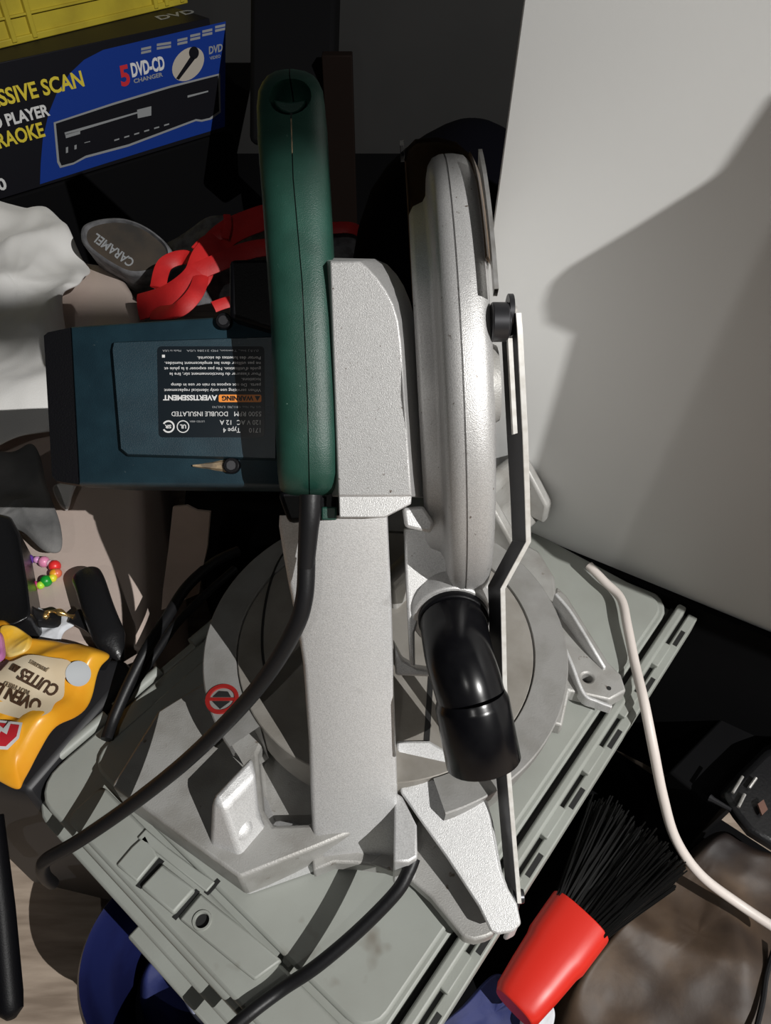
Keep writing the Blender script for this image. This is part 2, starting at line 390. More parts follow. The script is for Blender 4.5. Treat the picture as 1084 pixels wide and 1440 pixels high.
# --- left fence end block
P = {}
for kk, u, v, z in (('A', 354, 1063, .402), ('B', 298, 1122, .402), ('C', 361, 1090, .398), ('D', 314, 1138, .398), ('E', 295, 1190, .358), ('F', 346, 1229, .345), ('G', 365, 1144, .372), ('H', 379, 1166, .355), ('I', 430, 1164, .352), ('J', 440, 1203, .342), ('K', 346, 1259, .3215), ('L', 440, 1226, .3215), ('N', 290, 1222, .3215)):
    P[kk] = pz(u, v, z)
P['A2'] = P['A'] + E2 * -.012 - EZ * .05; P['B2'] = P['B'] - E2 * .008 - EZ * .045
P['G2'] = P['I'] - E2 * .03 - EZ * .025
keys = list(P); ix = {q: i for i, q in enumerate(keys)}
F_ = ['ABDC', 'BEFD', 'CDFHG', 'HFJI', 'FKLJ', 'EKF', ]
fl = [tuple(ix[c] for c in f) for f in F_] + [tuple(ix[c] for c in ('A', 'A2', 'B2', 'B')), (ix['B'], ix['B2'], ix['E']), (ix['C'], ix['G'], ix['A2'], ix['A']), (ix['G'], ix['H'], ix['I'], ix['G2'], ix['A2'])]
MB().add([P[q] for q in keys], fl).build('fence', M['alu'], saw, bevel=.0035, segs=3)
pb = pz(338, 1165, .372); MB().ball(pb, .009, .009, .004, Z=(V((.35, -.5, .8))).normalized(), X=V((.8, .6, 0)).normalized(), Y=V((-.4, .5, .5)).normalized()).build('fence_boss', M['alu'], saw)
# --- right fence
fr = MB()
fa0, fa1 = .03, .255
prof = [(-.035, .36), (-.035, .425), (-.028, .432), (-.020, .432), (-.014, .425), (-.012, .39), (.012, .36)]
fr.loft([[ab(a, b, z - (.008 if a > .24 else 0)) for b, z in prof] for a in (fa0, .10, .20, .245, fa1)])
for a in (.10, .17, .235):
    fr.prism([ab(a, -.014, .425), ab(a, .02, .385), ab(a, .02, .36), ab(a, -.02, .36)], E1 * .012)
fr.build('fence', M['alu_base'], saw, bevel=.003)
# --- swing arm (post)
armd = [(727, .450), (1000, .510), (1180, .548), (1200, .554), (1210, .562)]
stL = [(725, 391), (744, 390), (817, 403), (886, 417), (937, 425), (1047, 433), (1130, 436), (1195, 439), (1205, 446), (1212, 462)]
stR = [(725, 545), (860, 551), (973, 554), (1060, 557), (1115, 559), (1195, 560), (1205, 558), (1212, 545)]
rings = []
for v in (725, 740, 780, 817, 850, 886, 915, 937, 980, 1047, 1100, 1130, 1165, 1190, 1200, 1207, 1212):
    d = interp(v, armd); uL = interp(v, stL); uR = interp(v, stR); r = 5
    pl = lambda u, dd: pd(u, v, d) + FW * dd
    rings.append([pl(uL, .055), pl(uL, .006), pl(uL + 3, .0015), pl(uL + 8, 0), pl(lerp(uL, uR, .5), -.0012 if v < 1100 else .004 * (v - 1100) / 100), pl(uR - 6, 0), pl(uR - 1.5, .0012), pl(uR, .004), pl(uR, .055)])
MB().loft(rings).build('swing_arm', M['alu'], saw, smooth=45)
MB().tube([pd(549, 1110, .537) + FW * .014, pd(552, 1160, .546) + FW * .014, pd(550, 1211, .556) + FW * .014], [.004, .0075, .0085], 16).build('arm_knuckle', M['alu'], saw)
# --- pivot bracket, lower right
def bz(v): return interp(v, [(1040, .4015), (1110, .4005), (1210, .386), (1315, .362)])
top = [(557, 1042), (604, 1042), (645, 1066), (676, 1093), (690, 1150), (703, 1221), (712, 1246), (727, 1271), (733, 1300), (722, 1311), (701, 1315), (690, 1311), (673, 1276), (628, 1207), (586, 1148), (563, 1115)]
k0, k1, k2 = pz(557, 1045, .4015), pz(680, 1080, .4000), pz(712, 1305, .362)
kn = (k1 - k0).cross(k2 - k0).normalized()
tp = [onplane(u, v, k0, kn) for u, v in top]
lowpx = {(563, 1115): (558, 1160), (586, 1148): (571, 1200), (628, 1207): (610, 1250), (673, 1276): (664, 1302), (690, 1311): (684, 1318), (557, 1042): (556, 1060)}
lowp = []
for (u, v), p in zip(top, tp):
    if (u, v) in lowpx: lowp.append(pz(*lowpx[(u, v)], .336))
    else: lowp.append(V((p.x, p.y, .336)))
bk = MB().prism(tp, kn * (-.008 if kn.z > 0 else .008))
sw = [onplane(u, v, k0, kn) - EZ * .004 for u, v in ((662, 1083), (679, 1094), (694, 1150), (707, 1221), (716, 1246), (729, 1273), (731, 1300), (716, 1309))]
inn = [onplane(u, v, k0, kn) - EZ * .004 for u, v in ((655, 1090), (671, 1099), (686, 1152), (699, 1224), (708, 1250), (720, 1275), (722, 1296), (712, 1302))]
bk.loft([[a_, b_, V((b_.x, b_.y, .336)), V((a_.x, a_.y, .336))] for a_, b_ in zip(sw, inn)])
bk.prism([pz(u, v, .385) for u, v in ((555, 1112), (566, 1120), (586, 1160), (587, 1205), (575, 1212), (553, 1212))], (0, 0, -.045))
bk.build('pivot_bracket', M['alu'], saw, bevel=.0025)
fg = MB().prism([pz(u, v, .340) for u, v in ((520, 1213), (590, 1150), (640, 1190), (690, 1280), (696, 1312), (684, 1318), (668, 1322), (652, 1318), (606, 1262), (572, 1232))], (0, 0, -.014))
fg.prism([pz(u, v, .338) for u, v in ((437, 1195), (560, 1195), (560, 1222), (500, 1214), (470, 1213), (440, 1225))], (0, 0, -.016))
fg.build('bracket_flange', M['alu_base'], saw, bevel=.002)
# --- gearbox housing
f1 = [(464, 367), (506, 367), (518, 377), (530, 390), (543, 408), (553, 427), (560, 450), (564, 479), (567, 515), (569, 556), (573, 605), (576, 655), (579, 698), (476, 698)]
f2 = [(440, 362), (528, 364), (545, 372), (558, 386), (568, 402), (577, 424), (583, 448), (587, 478), (591, 515), (594, 560), (597, 605), (599, 655), (600, 700), (450, 700)]
gd = lambda v: interp(v, [(360, .411), (560, .415), (700, .430)])
R1 = [pd(u, v, gd(v)) for u, v in f1]; R0 = [pd(lerp(u, 500, .012), lerp(v, 530, .006), gd(v) - .0008) for u, v in f1]
R2 = [pd(u, v, gd(v) + .05) for u, v in f2]
gb = MB().loft([R0, R1, R2])
gb.prism([pd(u, v, .4305) for u, v in ((476, 697), (579, 697), (578, 709), (541, 728), (477, 728))], FW * .05)
gb.build('gearbox_housing', M['alu_grain'], saw, bevel=.0015, smooth=50)
MB().prism([pd(u, v, .452) for u, v in ((566, 714), (595, 711), (611, 735), (606, 750), (570, 742))], FW * .02).build('stop_lug', M['alu'], saw, bevel=.002)
fl = MB().prism([pd(u, v, .495) for u, v in ((568, 742), (630, 742), (630, 850), (592, 862), (583, 890), (584, 938), (577, 938), (573, 860))], FW * .02)
fl.prism([pd(u, v, .515) for u, v in ((553, 903), (566, 928), (586, 940), (606, 943), (604, 952), (556, 950))], FW * .015)
fl.build('guard_flange', M['alu_grain'], saw, bevel=.0015)
# --- blade guard
GC = V((.0480, .4389, .5970)); GR = .1525; GW = .0350
GA = V((1, 0, .075)).normalized()
toc = (CAM - GC); toc = (toc - GA * toc.dot(GA)).normalized()
h = GW / 2
hl = .0245
prof = [(-hl, .02), (-hl, 0.1175), (-hl + .003, 0.1225), (-.0150, 0.1250), (-.0125, 0.1290), (-.0118, 0.1405), (-.0105, 0.1465), (-.0078, 0.1505), (-.0035, 0.1523), (-.0009, 0.1525), (-.0007, 0.1507), (-.0001, 0.1507), (.0001, 0.1525), (.005, 0.1524), (h - .006, 0.1510), (h - .0028, 0.1480), (h - .0008, 0.1425), (h, 0.1315), (h, .02)]
bg = MB().lathe(GC, GA, toc, prof, 120).build('blade_guard', M['alu_grain'], saw, smooth=40)
pdn = GA.cross(toc)
up_s = 1 if pdn.z > 0 else -1
def sector(mb, prof, d0, d1, n=40):
    a, b = (d0, d1) if up_s > 0 else (-d1, -d0)
    return mb.lathe(GC, GA, toc, prof, n, math.radians(a), math.radians(b))
lg = MB(); sector(lg, [(-.0245, 0.1495), (-.0225, 0.1560), (-.017, 0.1595), (-.004, 0.1595), (.007, 0.1560), (.0145, 0.1495), (.0192, 0.1385), (.0202, 0.1395), (.0155, 0.1515), (.0075, 0.1585), (-.004, 0.1620), (-.018, 0.1620), (-.0235, 0.1575), (-.0255, 0.1505), (-.0245, 0.1495)], 72, 150)
sector(lg, [(.0150, 0.1505), (.0180, 0.1445), (.0195, 0.1385), (.0202, 0.1385), (.0187, 0.1465), (.0158, 0.1525), (.0150, 0.1505)], 26, 72)
lg.build('lower_guard', M['smoke'], saw)
for off, d0, d1, lbl in ((.0172, 17, 55, 'bright'), (-.0275, 62, 82, 'bright')):
    m_ = MB(); sector(m_, [(off, 0.1530), (off + .0022, 0.1530), (off + .0022, 0.1620), (off, 0.1620), (off, 0.1530)], d0, d1); m_.build('guard_side_plate', M['steel'], saw)
MB().cyl(GC + GA * .016 + toc * .121, GC + GA * .0205 + toc * .121, .023, .021).build('guard_washer', M['alu_base'], saw)
# --- bushing and link bar
b0 = pd(690, 453, .392); b1 = pd(717, 453, .392)
bu = MB().cyl(b0, b0 + (b1 - b0) * .88, .0103); bu.cyl(b0 + (b1 - b0) * .88, b1, .0088, .0080); bu.build('bushing', M['dark_steel'], saw, bevel=.0008)
bp = [(724, 432, .384), (727, 470, .385), (734, 610, .402), (737, 690, .424), (739, 762, .446), (703, 828, .460), (706, 960, .487), (712, 1090, .505), (727, 1270, .5215)]
def strip(mb, pts, f0, f1, wv=(FW * .019 - RT * .0050), th=.0028):
    rings = []
    for u, v, d in pts:
        p = pd(u, v, d); rings.append([p + wv * f0, p + wv * f0 + RT * th, p + wv * f1 + RT * th, p + wv * f1])
    return mb.loft(rings)
lk = MB()
sl0, sl1 = (726.6, 468, .385), (733.9, 608, .4015)
wv = FW * .019 - RT * .0050
rings = []
c0 = pd(*bp[0]) + wv * .5
lk.cyl(c0 + EZ * 0, c0 + RT * .0028, .0095)
strip(lk, [(724.5, 440, .384), sl0], 0, 1); strip(lk, [sl0, sl1], 0, .30); strip(lk, [sl0, sl1], .66, 1); strip(lk, [sl1] + bp[3:], 0, 1)
c1 = pd(*bp[-1]) + wv * .5; lk.cyl(c1, c1 + RT * .0028, .0095)
lab(lk.build('link_bar', M['dark_steel'], saw, bevel=.0003), 'slotted flat link bar with a joggle, dark faces')
eg = MB(); strip(eg, [(724.5, 440, .384)] + [sl0, sl1] + bp[3:], -.035, .006, th=.0030)
lab(eg.build('bar_edge', M['bar'], saw, bevel=.0002), 'bright cut edge of the link bar')
eg = MB(); strip(eg, [sl0, sl1], .62, .67, th=.0030); lab(eg.build('slot_edge', M['bar'], saw), 'bright inner edge of the slot')
MB().cyl(c0 + RT * .0028, c0 + RT * .0050, .0045, .003).build('rivet', M['steel'], saw)
bo = MB().cyl(c1 + RT * .0028, c1 + RT * .0045, .0085); bo.cyl(c1 + RT * .0045, c1 + RT * .009, .0055, .0045); bo.build('bolt', M['dark_steel'], saw, bevel=.0005)
# --- dust chute
cp = spline([pd(636, 862, .500), pd(638, 880, .490), pd(645, 920, .476), pd(655, 955, .470), pd(662, 980, .469)], 6)
ch = MB().tube(cp, [lerp(.0224, .0218, i / (len(cp) - 1)) for i in range(len(cp))], 36)
ds = pd(662, 980, .469); de = pd(680, 1072, .475); dd = (de - ds)
ch.tube([ds - dd * .04, ds, ds + dd * .05, ds + dd * .10, de - dd * .02, de], [.0218, .0222, .0232, .0238, .0242, .0236], 36)
ch.build('dust_chute', M['chute'], saw)
nk = [(600, 812), (688, 812), (690, 868), (674, 850), (606, 850), (586, 874), (596, 842)]
MB().loft([[pd(lerp(u, 645, .06 * (1 - k_)), lerp(v, 830, .06 * (1 - k_)), .4985 + .005 * k_) + FW * (.04 if k_ == 2 else 0) for u, v in nk] for k_ in (0, 1, 2)]).build('guard_neck', M['alu_grain'], saw, bevel=.002, smooth=50)
cl = MB().tube([pd(634, 846, .510), pd(635.5, 862, .500), pd(636.5, 871, .4945)], [.0275, .0285, .0268], 36)
cl.build('chute_collar', M['alu_grain'], saw, bevel=.001)
MB().tube([pd(637, 864, .4975), pd(638, 876, .4905)], [.0240, .0234], 36).build('chute_ring', M['black'], saw, bevel=.001)
# --- handle: two shells meeting at a seam
hL = [(97, 402), (100, 388), (106, 377), (115, 370), (128, 364), (150, 361.5), (200, 363), (300, 371), (448, 381), (563, 386), (669, 391), (686, 394), (697, 400)]
hR = [(97, 412), (100, 428), (106, 440), (115, 447), (128, 453), (150, 456), (274, 463), (398, 469), (560, 475), (665, 478), (686, 476), (697, 468)]
hS = [(97, 407), (250, 412), (330, 419), (400, 425), (550, 432), (697, 435)]
hD = [(97, .452), (100, .443), (106, .437), (115, .432), (128, .428), (150, .425), (250, .419), (430, .414), (600, .420), (672, .426), (690, .434), (698, .446)]
vsn = [97, 98.5, 100, 103, 106, 110, 115, 121, 128, 138, 150, 175, 200, 250, 300, 350, 398, 448, 500, 563, 620, 665, 678, 686, 692, 697]
cutc = pd(407.5, 133, interp(133, hD) + .0005)
cut = MB().ball(cutc, .0124, .0138, .022, X=RT, Y=UP, Z=FW, n=28, m=18).build('cutter', M['green'])
for side in (0, 1):
    rings = []
    for v in vsn:
        d = interp(v, hD); us = interp(v, hS); ue = interp(v, hL if side == 0 else hR)
        c = pd(us, v, d); w_ = abs(ue - us) * d / FPX; sg = -1 if side == 0 else 1
        pr = [c + RT * sg * .0004 + FW * .012, c + RT * sg * .0004 + FW * .0008]
        for q in range(0, 11):
            t_ = q / 10 * math.pi / 2
            x = math.sin(t_) ** .85; y = .015 * (1 - max(0, math.cos(t_)) ** .75)
            pr.append(pd(lerp(us, ue, x) + sg * .8, v, d + y))
        pr.append(pd(ue + sg * .8, v, d + .02)); pr.append(pd(lerp(us, ue, .96) + sg * .8, v, d + .024) + FW * .03); pr.append(c + RT * sg * .0004 + FW * .055)
        rings.append(pr)
    MB().loft(rings).build('handle_shell', M['green'], saw, smooth=40, cutters=[cut])
bpy.data.objects.remove(cut)
MB().prism([pd(u, v, .4335) for u, v in ((384, 139), (396, 142), (409, 143), (422, 141), (431, 138), (428, 148), (420, 156), (409, 159), (397, 156), (388, 149))], FW * .012).build('handle_ledge', M['green'], saw, bevel=.001)
sm = MB().tube([pd(interp(v, hS), v, interp(v, hD) + .0022) for v in range(160, 690, 20)], .0010, 6); sm.build('handle_seam', M['caseblk'], saw)
sg_ = MB().tube([pd(interp(v, hS) + .3, v, interp(v, hD) + .0008) for v in (168, 185, 205, 216)], .0009, 6); lab(sg_.build('seam_gap', M['tan'], saw), 'pale dirt showing in the gap of the handle seam')
MB().prism([pd(u, v, .446) for u, v in ((392, 688), (474, 688), (472, 722), (455, 732), (405, 736), (392, 700))], FW * .05).build('handle_mount', M['black'], saw, bevel=.003)
MB().box(pd(463, 722, .447), RT * .0045, UP * .004, FW * .004).build('mount_clip', M['green'], saw, bevel=.001)
# --- motor
MD = .478
def mp(u, v, e=0): return pd(u, v, MD) + FW * e
mo = [(95, 456), (320, 441), (400, 440), (400, 687), (330, 686), (107, 684)]
def shrink(pts, k, c=(240, 565)):
    return [(c[0] + (u - c[0]) * (1 - k / 150), c[1] + (v - c[1]) * (1 - k / 118)) for u, v in pts]
mt = MB().loft([[mp(u, v, .0) for u, v in shrink(mo, 7)], [mp(u, v, .002) for u, v in shrink(mo, 3)], [mp(u, v, .007) for u, v in shrink(mo, .6)], [mp(u, v, .014) for u, v in mo], [mp(u, v, .10) for u, v in shrink(mo, 1)]])
motor = mt.build('motor_housing', M['teal'], saw, smooth=60)
cap = [(58, 468), (64, 463), (97, 456), (109, 684), (76, 679), (70, 672)]
MB().loft([[mp(u, v, .003) for u, v in shrink(cap, 3, (84, 568))], [mp(u, v, .009) for u, v in cap], [mp(u, v, .098) for u, v in shrink(cap, 1, (240, 568))]]).build('end_cap', M['black'], saw, smooth=50)
pnl = [(162, 482), (392, 474), (392, 648), (182, 642), (172, 634), (160, 492)]
MB().loft([[mp(u, v, -.0055) for u, v in shrink(pnl, 4, (270, 562))], [mp(u, v, -.0035) for u, v in shrink(pnl, 1, (270, 562))], [mp(u, v, .004) for u, v in shrink(pnl, -2.5, (270, 562))]]).build('motor_panel', M['teal'], saw, smooth=50)
for (u, v) in ((316, 453), (327, 655)):
    s_ = MB().cyl(mp(u, v, -.0045), mp(u, v, .004), .0052, .0056, 20).build('screw_boss', M['black'], saw, bevel=.0006)
    MB().cyl(mp(u, v, -.0050), mp(u, v, -.0044), .003, n=14).build('screw', M['dark_steel'], s_)
gr = MB().loft([[mp(x, 655 + sgn * wd_, e) for sgn, e in ((-1, .001), (-.5, -.0022), (.5, -.0022), (1, .001))] for x, wd_ in ((272, 2), (292, 5), (310, 9), (322, 11))])
lab(gr.build('worn_groove', M['tan'], saw), 'tan worn streak beside the lower screw')
MB().prism([pd(u, v, .465) for u, v in ((322, 364), (400, 362), (400, 470), (322, 446))], FW * .06).build('switch_housing', M['black'], saw, bevel=.003)
# warning label, upside down
LE = -.0058; LD = MD + LE
def lp(u, v, e=0): return pd(u, v, LD) + FW * e
lb = []
for (cu, cv, s) in ((366, 493, 3), (366, 609, 0), (229, 609, 1), (227, 493, 2)):
    for q in range(5):
        t_ = math.pi / 2 * (s + q / 4); lb.append(lp(cu + 6 * math.cos(t_), cv + 6 * math.sin(t_)))
lbl = MB().prism(lb, FW * .0006).build('warning_label', M['label'], saw, smooth=0)
px = LD / FPX
tx = MB(); td = MB(); to = MB()
def line(mb, s, u_right, v_base, hpx, u_left, bold=0.0):
    # reads right to left in the photograph: the label is rotated by 180 degrees
    text_mb(mb, s, lp(u_right, v_base, -.0002), -RT, -UP, hpx * px / .70, .0003, 'LEFT', bold * px, 0, (u_right - u_left) * px)
line(tx, '1710', 368, 602, 6.5, 352); line(tx, 'Type 4', 338, 602, 6.5, 314)
line(tx, '120 V AC', 368, 591, 6.5, 335); line(tx, '12 A', 327, 591, 6.5, 311)
line(tx, '5500 RPM', 368, 579, 6.5, 330); line(tx, 'DOUBLE INSULATED', 321, 579, 6.5, 242)
line(td, 'U.S. Pat. Nos. 4,811,782  5,765,743', 367, 571, 3, 299)
td.build('label_fine_print', M['inkdim'], lbl, smooth=0); td = MB()
line(td, 'LISTED 488A', 288, 591.5, 2.5, 267)
line(tx, 'AVERTISSEMENT', 305, 556, 7, 229, .35)
for i, (s, ul) in enumerate((('When servicing use only identical replacement', 231), ('parts.  Do not expose to rain or use in damp', 241), ('locations.', 340), ("Pour s'assurer du fonctionnement s\u00fbr, lire le", 239), ("guide d'utilisation. Ne pas exposer \u00e0 la pluie et", 231), ('ne pas utiliser dans les emplacement humides.', 232), ('Porter des lunettes de s\u00e9curit\u00e9.', 278))):
    line(tx, s, 367, 547 - i * 7.6, 4.2, ul)
td.build('label_fine_print', M['inkdim'], lbl, smooth=0); td = MB()
line(td, '(U.S.) Inc., Towson, MD 21286 USA', 364, 492, 2.8, 263); td.build('label_fine_print', M['inkdim'], lbl, smooth=0); td = MB()
line(td, 'Made in USA', 255, 492, 2.8, 229)
tx.box(lp(230, 501, -.0002), RT * .0009, UP * .0009, FW * .0001)
# certification marks: ring with UL, open ring with SR
c = lp(257.5, 600, -.0002); tx.lathe(c, -FW, RT, [(0, .0034), (.0002, .0034), (.0002, .0040), (0, .0040)], 32)
line(tx, 'UL', 262, 597.3, 5.4, 253.5, .2)
c = lp(237, 600, -.0002); tx.lathe(c, -FW, RT, [(0, .0030), (.0002, .0030), (.0002, .0040), (0, .0040)], 32, math.radians(-150), math.radians(150))
line(tx, 'SR', 241, 597.6, 4.8, 232, .2)
lab(tx.build('label_text', M['ink'], lbl, smooth=0), 'white upside-down printing on the warning label'); td.build('label_fine_print', M['inkdim'], lbl, smooth=0)
ob = MB(); q = []
for (cu, cv, s) in ((365.5, 557, 3), (365.5, 563.5, 0), (309.5, 563.5, 1), (309.5, 557, 2)):
    for j in range(4):
        t_ = math.pi / 2 * (s + j / 3); q.append(lp(cu + 2 * math.cos(t_), cv + 2 * math.sin(t_), -.0001))
wbx = ob.prism(q, FW * .0002).build('warning_strip', M['orange'], lbl, smooth=0)
bt = MB(); text_mb(bt, 'WARNING', lp(356, 557, -.0003), -RT, -UP, 6.5 * px / .70, .0003, 'LEFT', .3 * px, 0, 44 * px)
bt.prism([lp(366, 557, -.0003), lp(358, 557, -.0003), lp(362, 564, -.0003)], FW * .0002); bt.build('warning_text', M['label'], wbx, smooth=0)
# --- strain relief and cord
sr = MB().tube([pd(437, 696, .430), pd(436, 722, .430), pd(434, 742, .432), pd(430, 796, .440)], [.0066, .0064, .0060, .0052], 14)
sr.build('strain_relief', M['rubber'], saw, smooth=30)
cpth = spline([pd(431, 786, .440), pd(428, 840, .444), pd(414, 885, .452), pd(375, 950, .470), pd(322, 1012, .495), pd(255, 1076, .52), pd(180, 1135, .545), pd(110, 1183, .565), pd(68, 1207, .580), pd(60, 1218, .595), pd(63, 1232, .625), pd(74, 1242, .665)], 8)
lab(MB().tube(cpth, .0054, 14).build('power_cord', M['rubber'], saw), 'black power cord sweeping down to the left')

# ================================================================ LOOSE CABLES
cb = spline([pz(582, 1206, .375), pz(574, 1226, .372), pz(556, 1256, .366), pz(505, 1308, .352), pz(446, 1358, .338), pz(395, 1392, .3265), pz(350, 1426, .327), pz(310, 1462, .323)], 8)
tag(MB().tube(cb, .0048, 14).build('cable', M['rubber']), 'black cable from under the saw arm over the near edge of the lid', 'cable')
for nm, pts, r, lb_ in (
    ('cable', [(335, 775, .34), (300, 792, .345), (262, 826, .35), (235, 868, .352), (207, 912, .35), (182, 960, .338), (160, 1010, .325), (150, 1040, .322)], .0055, 'upper of two black cables running along the left edge of the grey case'),
    ('cable', [(330, 800, .33), (285, 840, .335), (246, 880, .335), (215, 925, .333), (196, 952, .328), (172, 988, .325)], .0042, 'lower of two black cables running along the left edge of the grey case')):
    tag(MB().tube(spline([pz(*p) for p in pts], 6), r, 12).build(nm, M['rubber']), lb_, 'cable', 'black cables along the left edge of the case')
wc = [(828, 795, .335), (850, 818, .333), (873, 842, .332), (882, 880, .332), (893, 935, .330), (905, 985, .331), (918, 1050, .312), (932, 1120, .275), (950, 1180, .240), (985, 1230, .212), (1040, 1272, .19), (1110, 1318, .185)]
tag(MB().tube(spline([pz(*p) for p in wc], 7), .0045, 12).build('white_cable', M['cablew']), 'off-white cable hanging down between the grey case and the white wall', 'cable')

# ================================================================ LEFT SIDE: SOFA AND THINGS ON IT
SZ = .30
edge = [pz(208, 910, SZ), pz(204, 690, SZ), pz(197, 450, SZ), pz(193, 415, SZ), pz(176, 388, SZ), pz(150, 372, SZ), pz(115, 366, SZ)]
nl = edge[0] + V((-.06, -.06, 0))
out = [pz(150, 906, SZ)] + edge + [V((-.86, 1.15, SZ)), V((-1.2, .80, SZ)), V((-1.3, .40, SZ)), pz(-120, 932, SZ)]
sf = MB().loft([[p - EZ * .27 for p in out], [p - EZ * .03 for p in out], [p - EZ * .008 + V((-.004, 0, 0)) for p in out], [p + V((-.014, 0, 0)) for p in out]])
tag(sf.build('sofa', M['sofa'], smooth=60, bevel=.006, segs=3), 'beige faux leather sofa seat with scuff marks, behind the saw motor on the left', 'sofa')

def cloth(name, m, poly, zfun, amp, freq, label, cat, seed=0, thick=.004, drop=.02, sub=1, parent=None):
    """irregular folded sheet: a polygon filled with a wavy grid, its rim turned down"""
    rnd = random.Random(seed)
    waves = [(V((rnd.uniform(-1, 1), rnd.uniform(-1, 1), 0)).normalized(), rnd.uniform(.6, 1.6) * freq, rnd.uniform(0, 6.28), rnd.uniform(.4, 1)) for _ in range(7)]
    fine_ = [(V((rnd.uniform(-1, 1), rnd.uniform(-1, 1), 0)).normalized(), rnd.uniform(2.2, 4.2) * freq, rnd.uniform(0, 6.28)) for _ in range(5)]
    def hgt(p):
        q = p + V((.012 * math.sin(p.y * freq * 2.1), .012 * math.sin(p.x * freq * 1.7), 0))
        return sum(a * (1 - abs(math.sin(d.dot(q) * f + ph))) for d, f, ph, a in waves) / 3.5 * amp + sum((1 - abs(math.sin(d.dot(q) * f + ph))) ** 2 for d, f, ph in fine_) * amp * .022
    P_ = spline(poly, 5, True); c = sum(P_, V()) / len(P_)
    n = len(P_); K = 22; vs = [c + EZ * (zfun(c) + hgt(c))]; fs = []
    for i in range(1, K + 1):
        t = i / K
        for p in P_:
            q = c.lerp(p, t); z = zfun(q) + hgt(q) - (drop * max(0, (t - .8) / .2) ** 2); vs.append(V((q.x, q.y, q.z + z)))
    for j in range(n): fs.append((0, 1 + j, 1 + (j + 1) % n))
    for i in range(K - 1):
        for j in range(n):
            a = 1 + i * n; b = a + n; k2 = (j + 1) % n; fs.append((a + j, b + j, b + k2, a + k2))
    o = MB().add(vs, fs).build(name, m, parent, smooth=180, subsurf=sub, solid=thick)
    return tag(o, label, cat) if label else o
sz = lambda u, v, z=SZ: pz(u, v, z)
P0 = [sz(-120, 330), sz(-40, 310), sz(40, 306), sz(92, 330), sz(118, 372), sz(132, 395), sz(122, 428), sz(100, 450), sz(110, 560), sz(100, 620), sz(40, 645), sz(-60, 660), sz(-140, 560)]
cloth('t_shirt', M['shirt'], P0, lambda p: .012, .055, 16, 'crumpled white cotton t-shirt lying on the beige sofa', 't-shirt', 3, drop=.012)
P1 = [sz(-40, 655, .34), sz(20, 652, .34), sz(56, 640, .34), sz(70, 690, .33), sz(90, 745, .32), sz(93, 785, .312), sz(70, 790, .31), sz(40, 765, .312), sz(10, 760, .315), sz(-40, 770, .32)]
cloth('folded_cloth', M['greycloth'], P1, lambda p: .006, .022, 30, 'grey and white folded cloth below the white t-shirt on the sofa', 'cloth', 5, drop=.006)
o = cloth('white_cloth', M['shirt'], [sz(78, 690, .305), sz(112, 682, .305), sz(104, 706, .305), sz(96, 722, .305), sz(84, 712, .305)], lambda p: .006, .01, 40, 'small white cloth corner beside the folded grey cloth', 'cloth', 6, drop=.004)
# black handbag
hb = thing('handbag', 'black leather handbag with gold ring at the left edge, on the beige sofa', 'handbag', sz(10, 800))
bagp = [(-60, 735), (-10, 722), (14, 728), (26, 750), (38, 820), (43, 866), (20, 878), (-40, 882), (-80, 860)]
bo_ = [sz(u, v, .350) for u, v in bagp]; b1_ = [sz(u, v, .342) + (sz(u, v, .342) - sz(-20, 800, .342)) * .03 for u, v in bagp]
MB().loft([[p - EZ * .005 + (sz(-20, 800, .350) - p) * .15 for p in bo_], bo_, b1_, [p - EZ * .038 for p in b1_]]).build('bag_body', M['leather'], hb, smooth=60, bevel=.004)
MB().lathe(sz(40, 870, .325), V((.3, -.5, .8)), RT, [(0, .0055), (.0013, .0068), (0, .008), (-.0013, .0068), (0, .0055)], 20).build('ring', M['gold'], hb)
MB().tube(spline([sz(28, 862, .335), sz(44, 868, .325), sz(62, 871, .318), sz(86, 872, .312)], 5), .010, 10, .3, (0, 0, 1)).build('strap_end', M['leather'], hb)
MB().tube(spline([sz(30, 852, .34), sz(45, 862, .33), sz(58, 866, .322)], 5), .006, 10).build('bag_tab', M['leather'], hb)
# bead bracelet
bc = thing('bead_bracelet', 'child bracelet of rainbow coloured beads on the sofa beside the black handbag', 'bracelet', sz(58, 805))
beads = [(30, 789, .0066, (.10, .04, .28)), (40, 787, .0070, (.13, .05, .33)), (52, 787, .0045, (.62, .30, .55)), (62, 790, .0072, (.72, .25, .42)), (70, 792, .0045, (.75, .45, .55)), (77, 796, .0076, (.75, .03, .03)), (80, 806, .0062, (.75, .16, .08)), (77, 807, .0066, (.80, .33, .02)), (74, 813, .0052, (.75, .70, .04)), (65, 817, .0074, (.01, .30, .03)), (57, 823, .0050, (.45, .75, .05)), (46, 824, .0072, (.62, .05, .22)), (36, 824, .006, (.6, .3, .5))]
MB().tube([sz(u, v, SZ + .006) for u, v, r, c_ in beads], .0012, 6).build('string', M['ink'], bc)
for u, v, r, c_ in beads:
    p = sz(u, v, SZ + .0065); MB().ball(p, r * .86, r * .86, r * .86).build('bead', plain('bead', c_), bc)
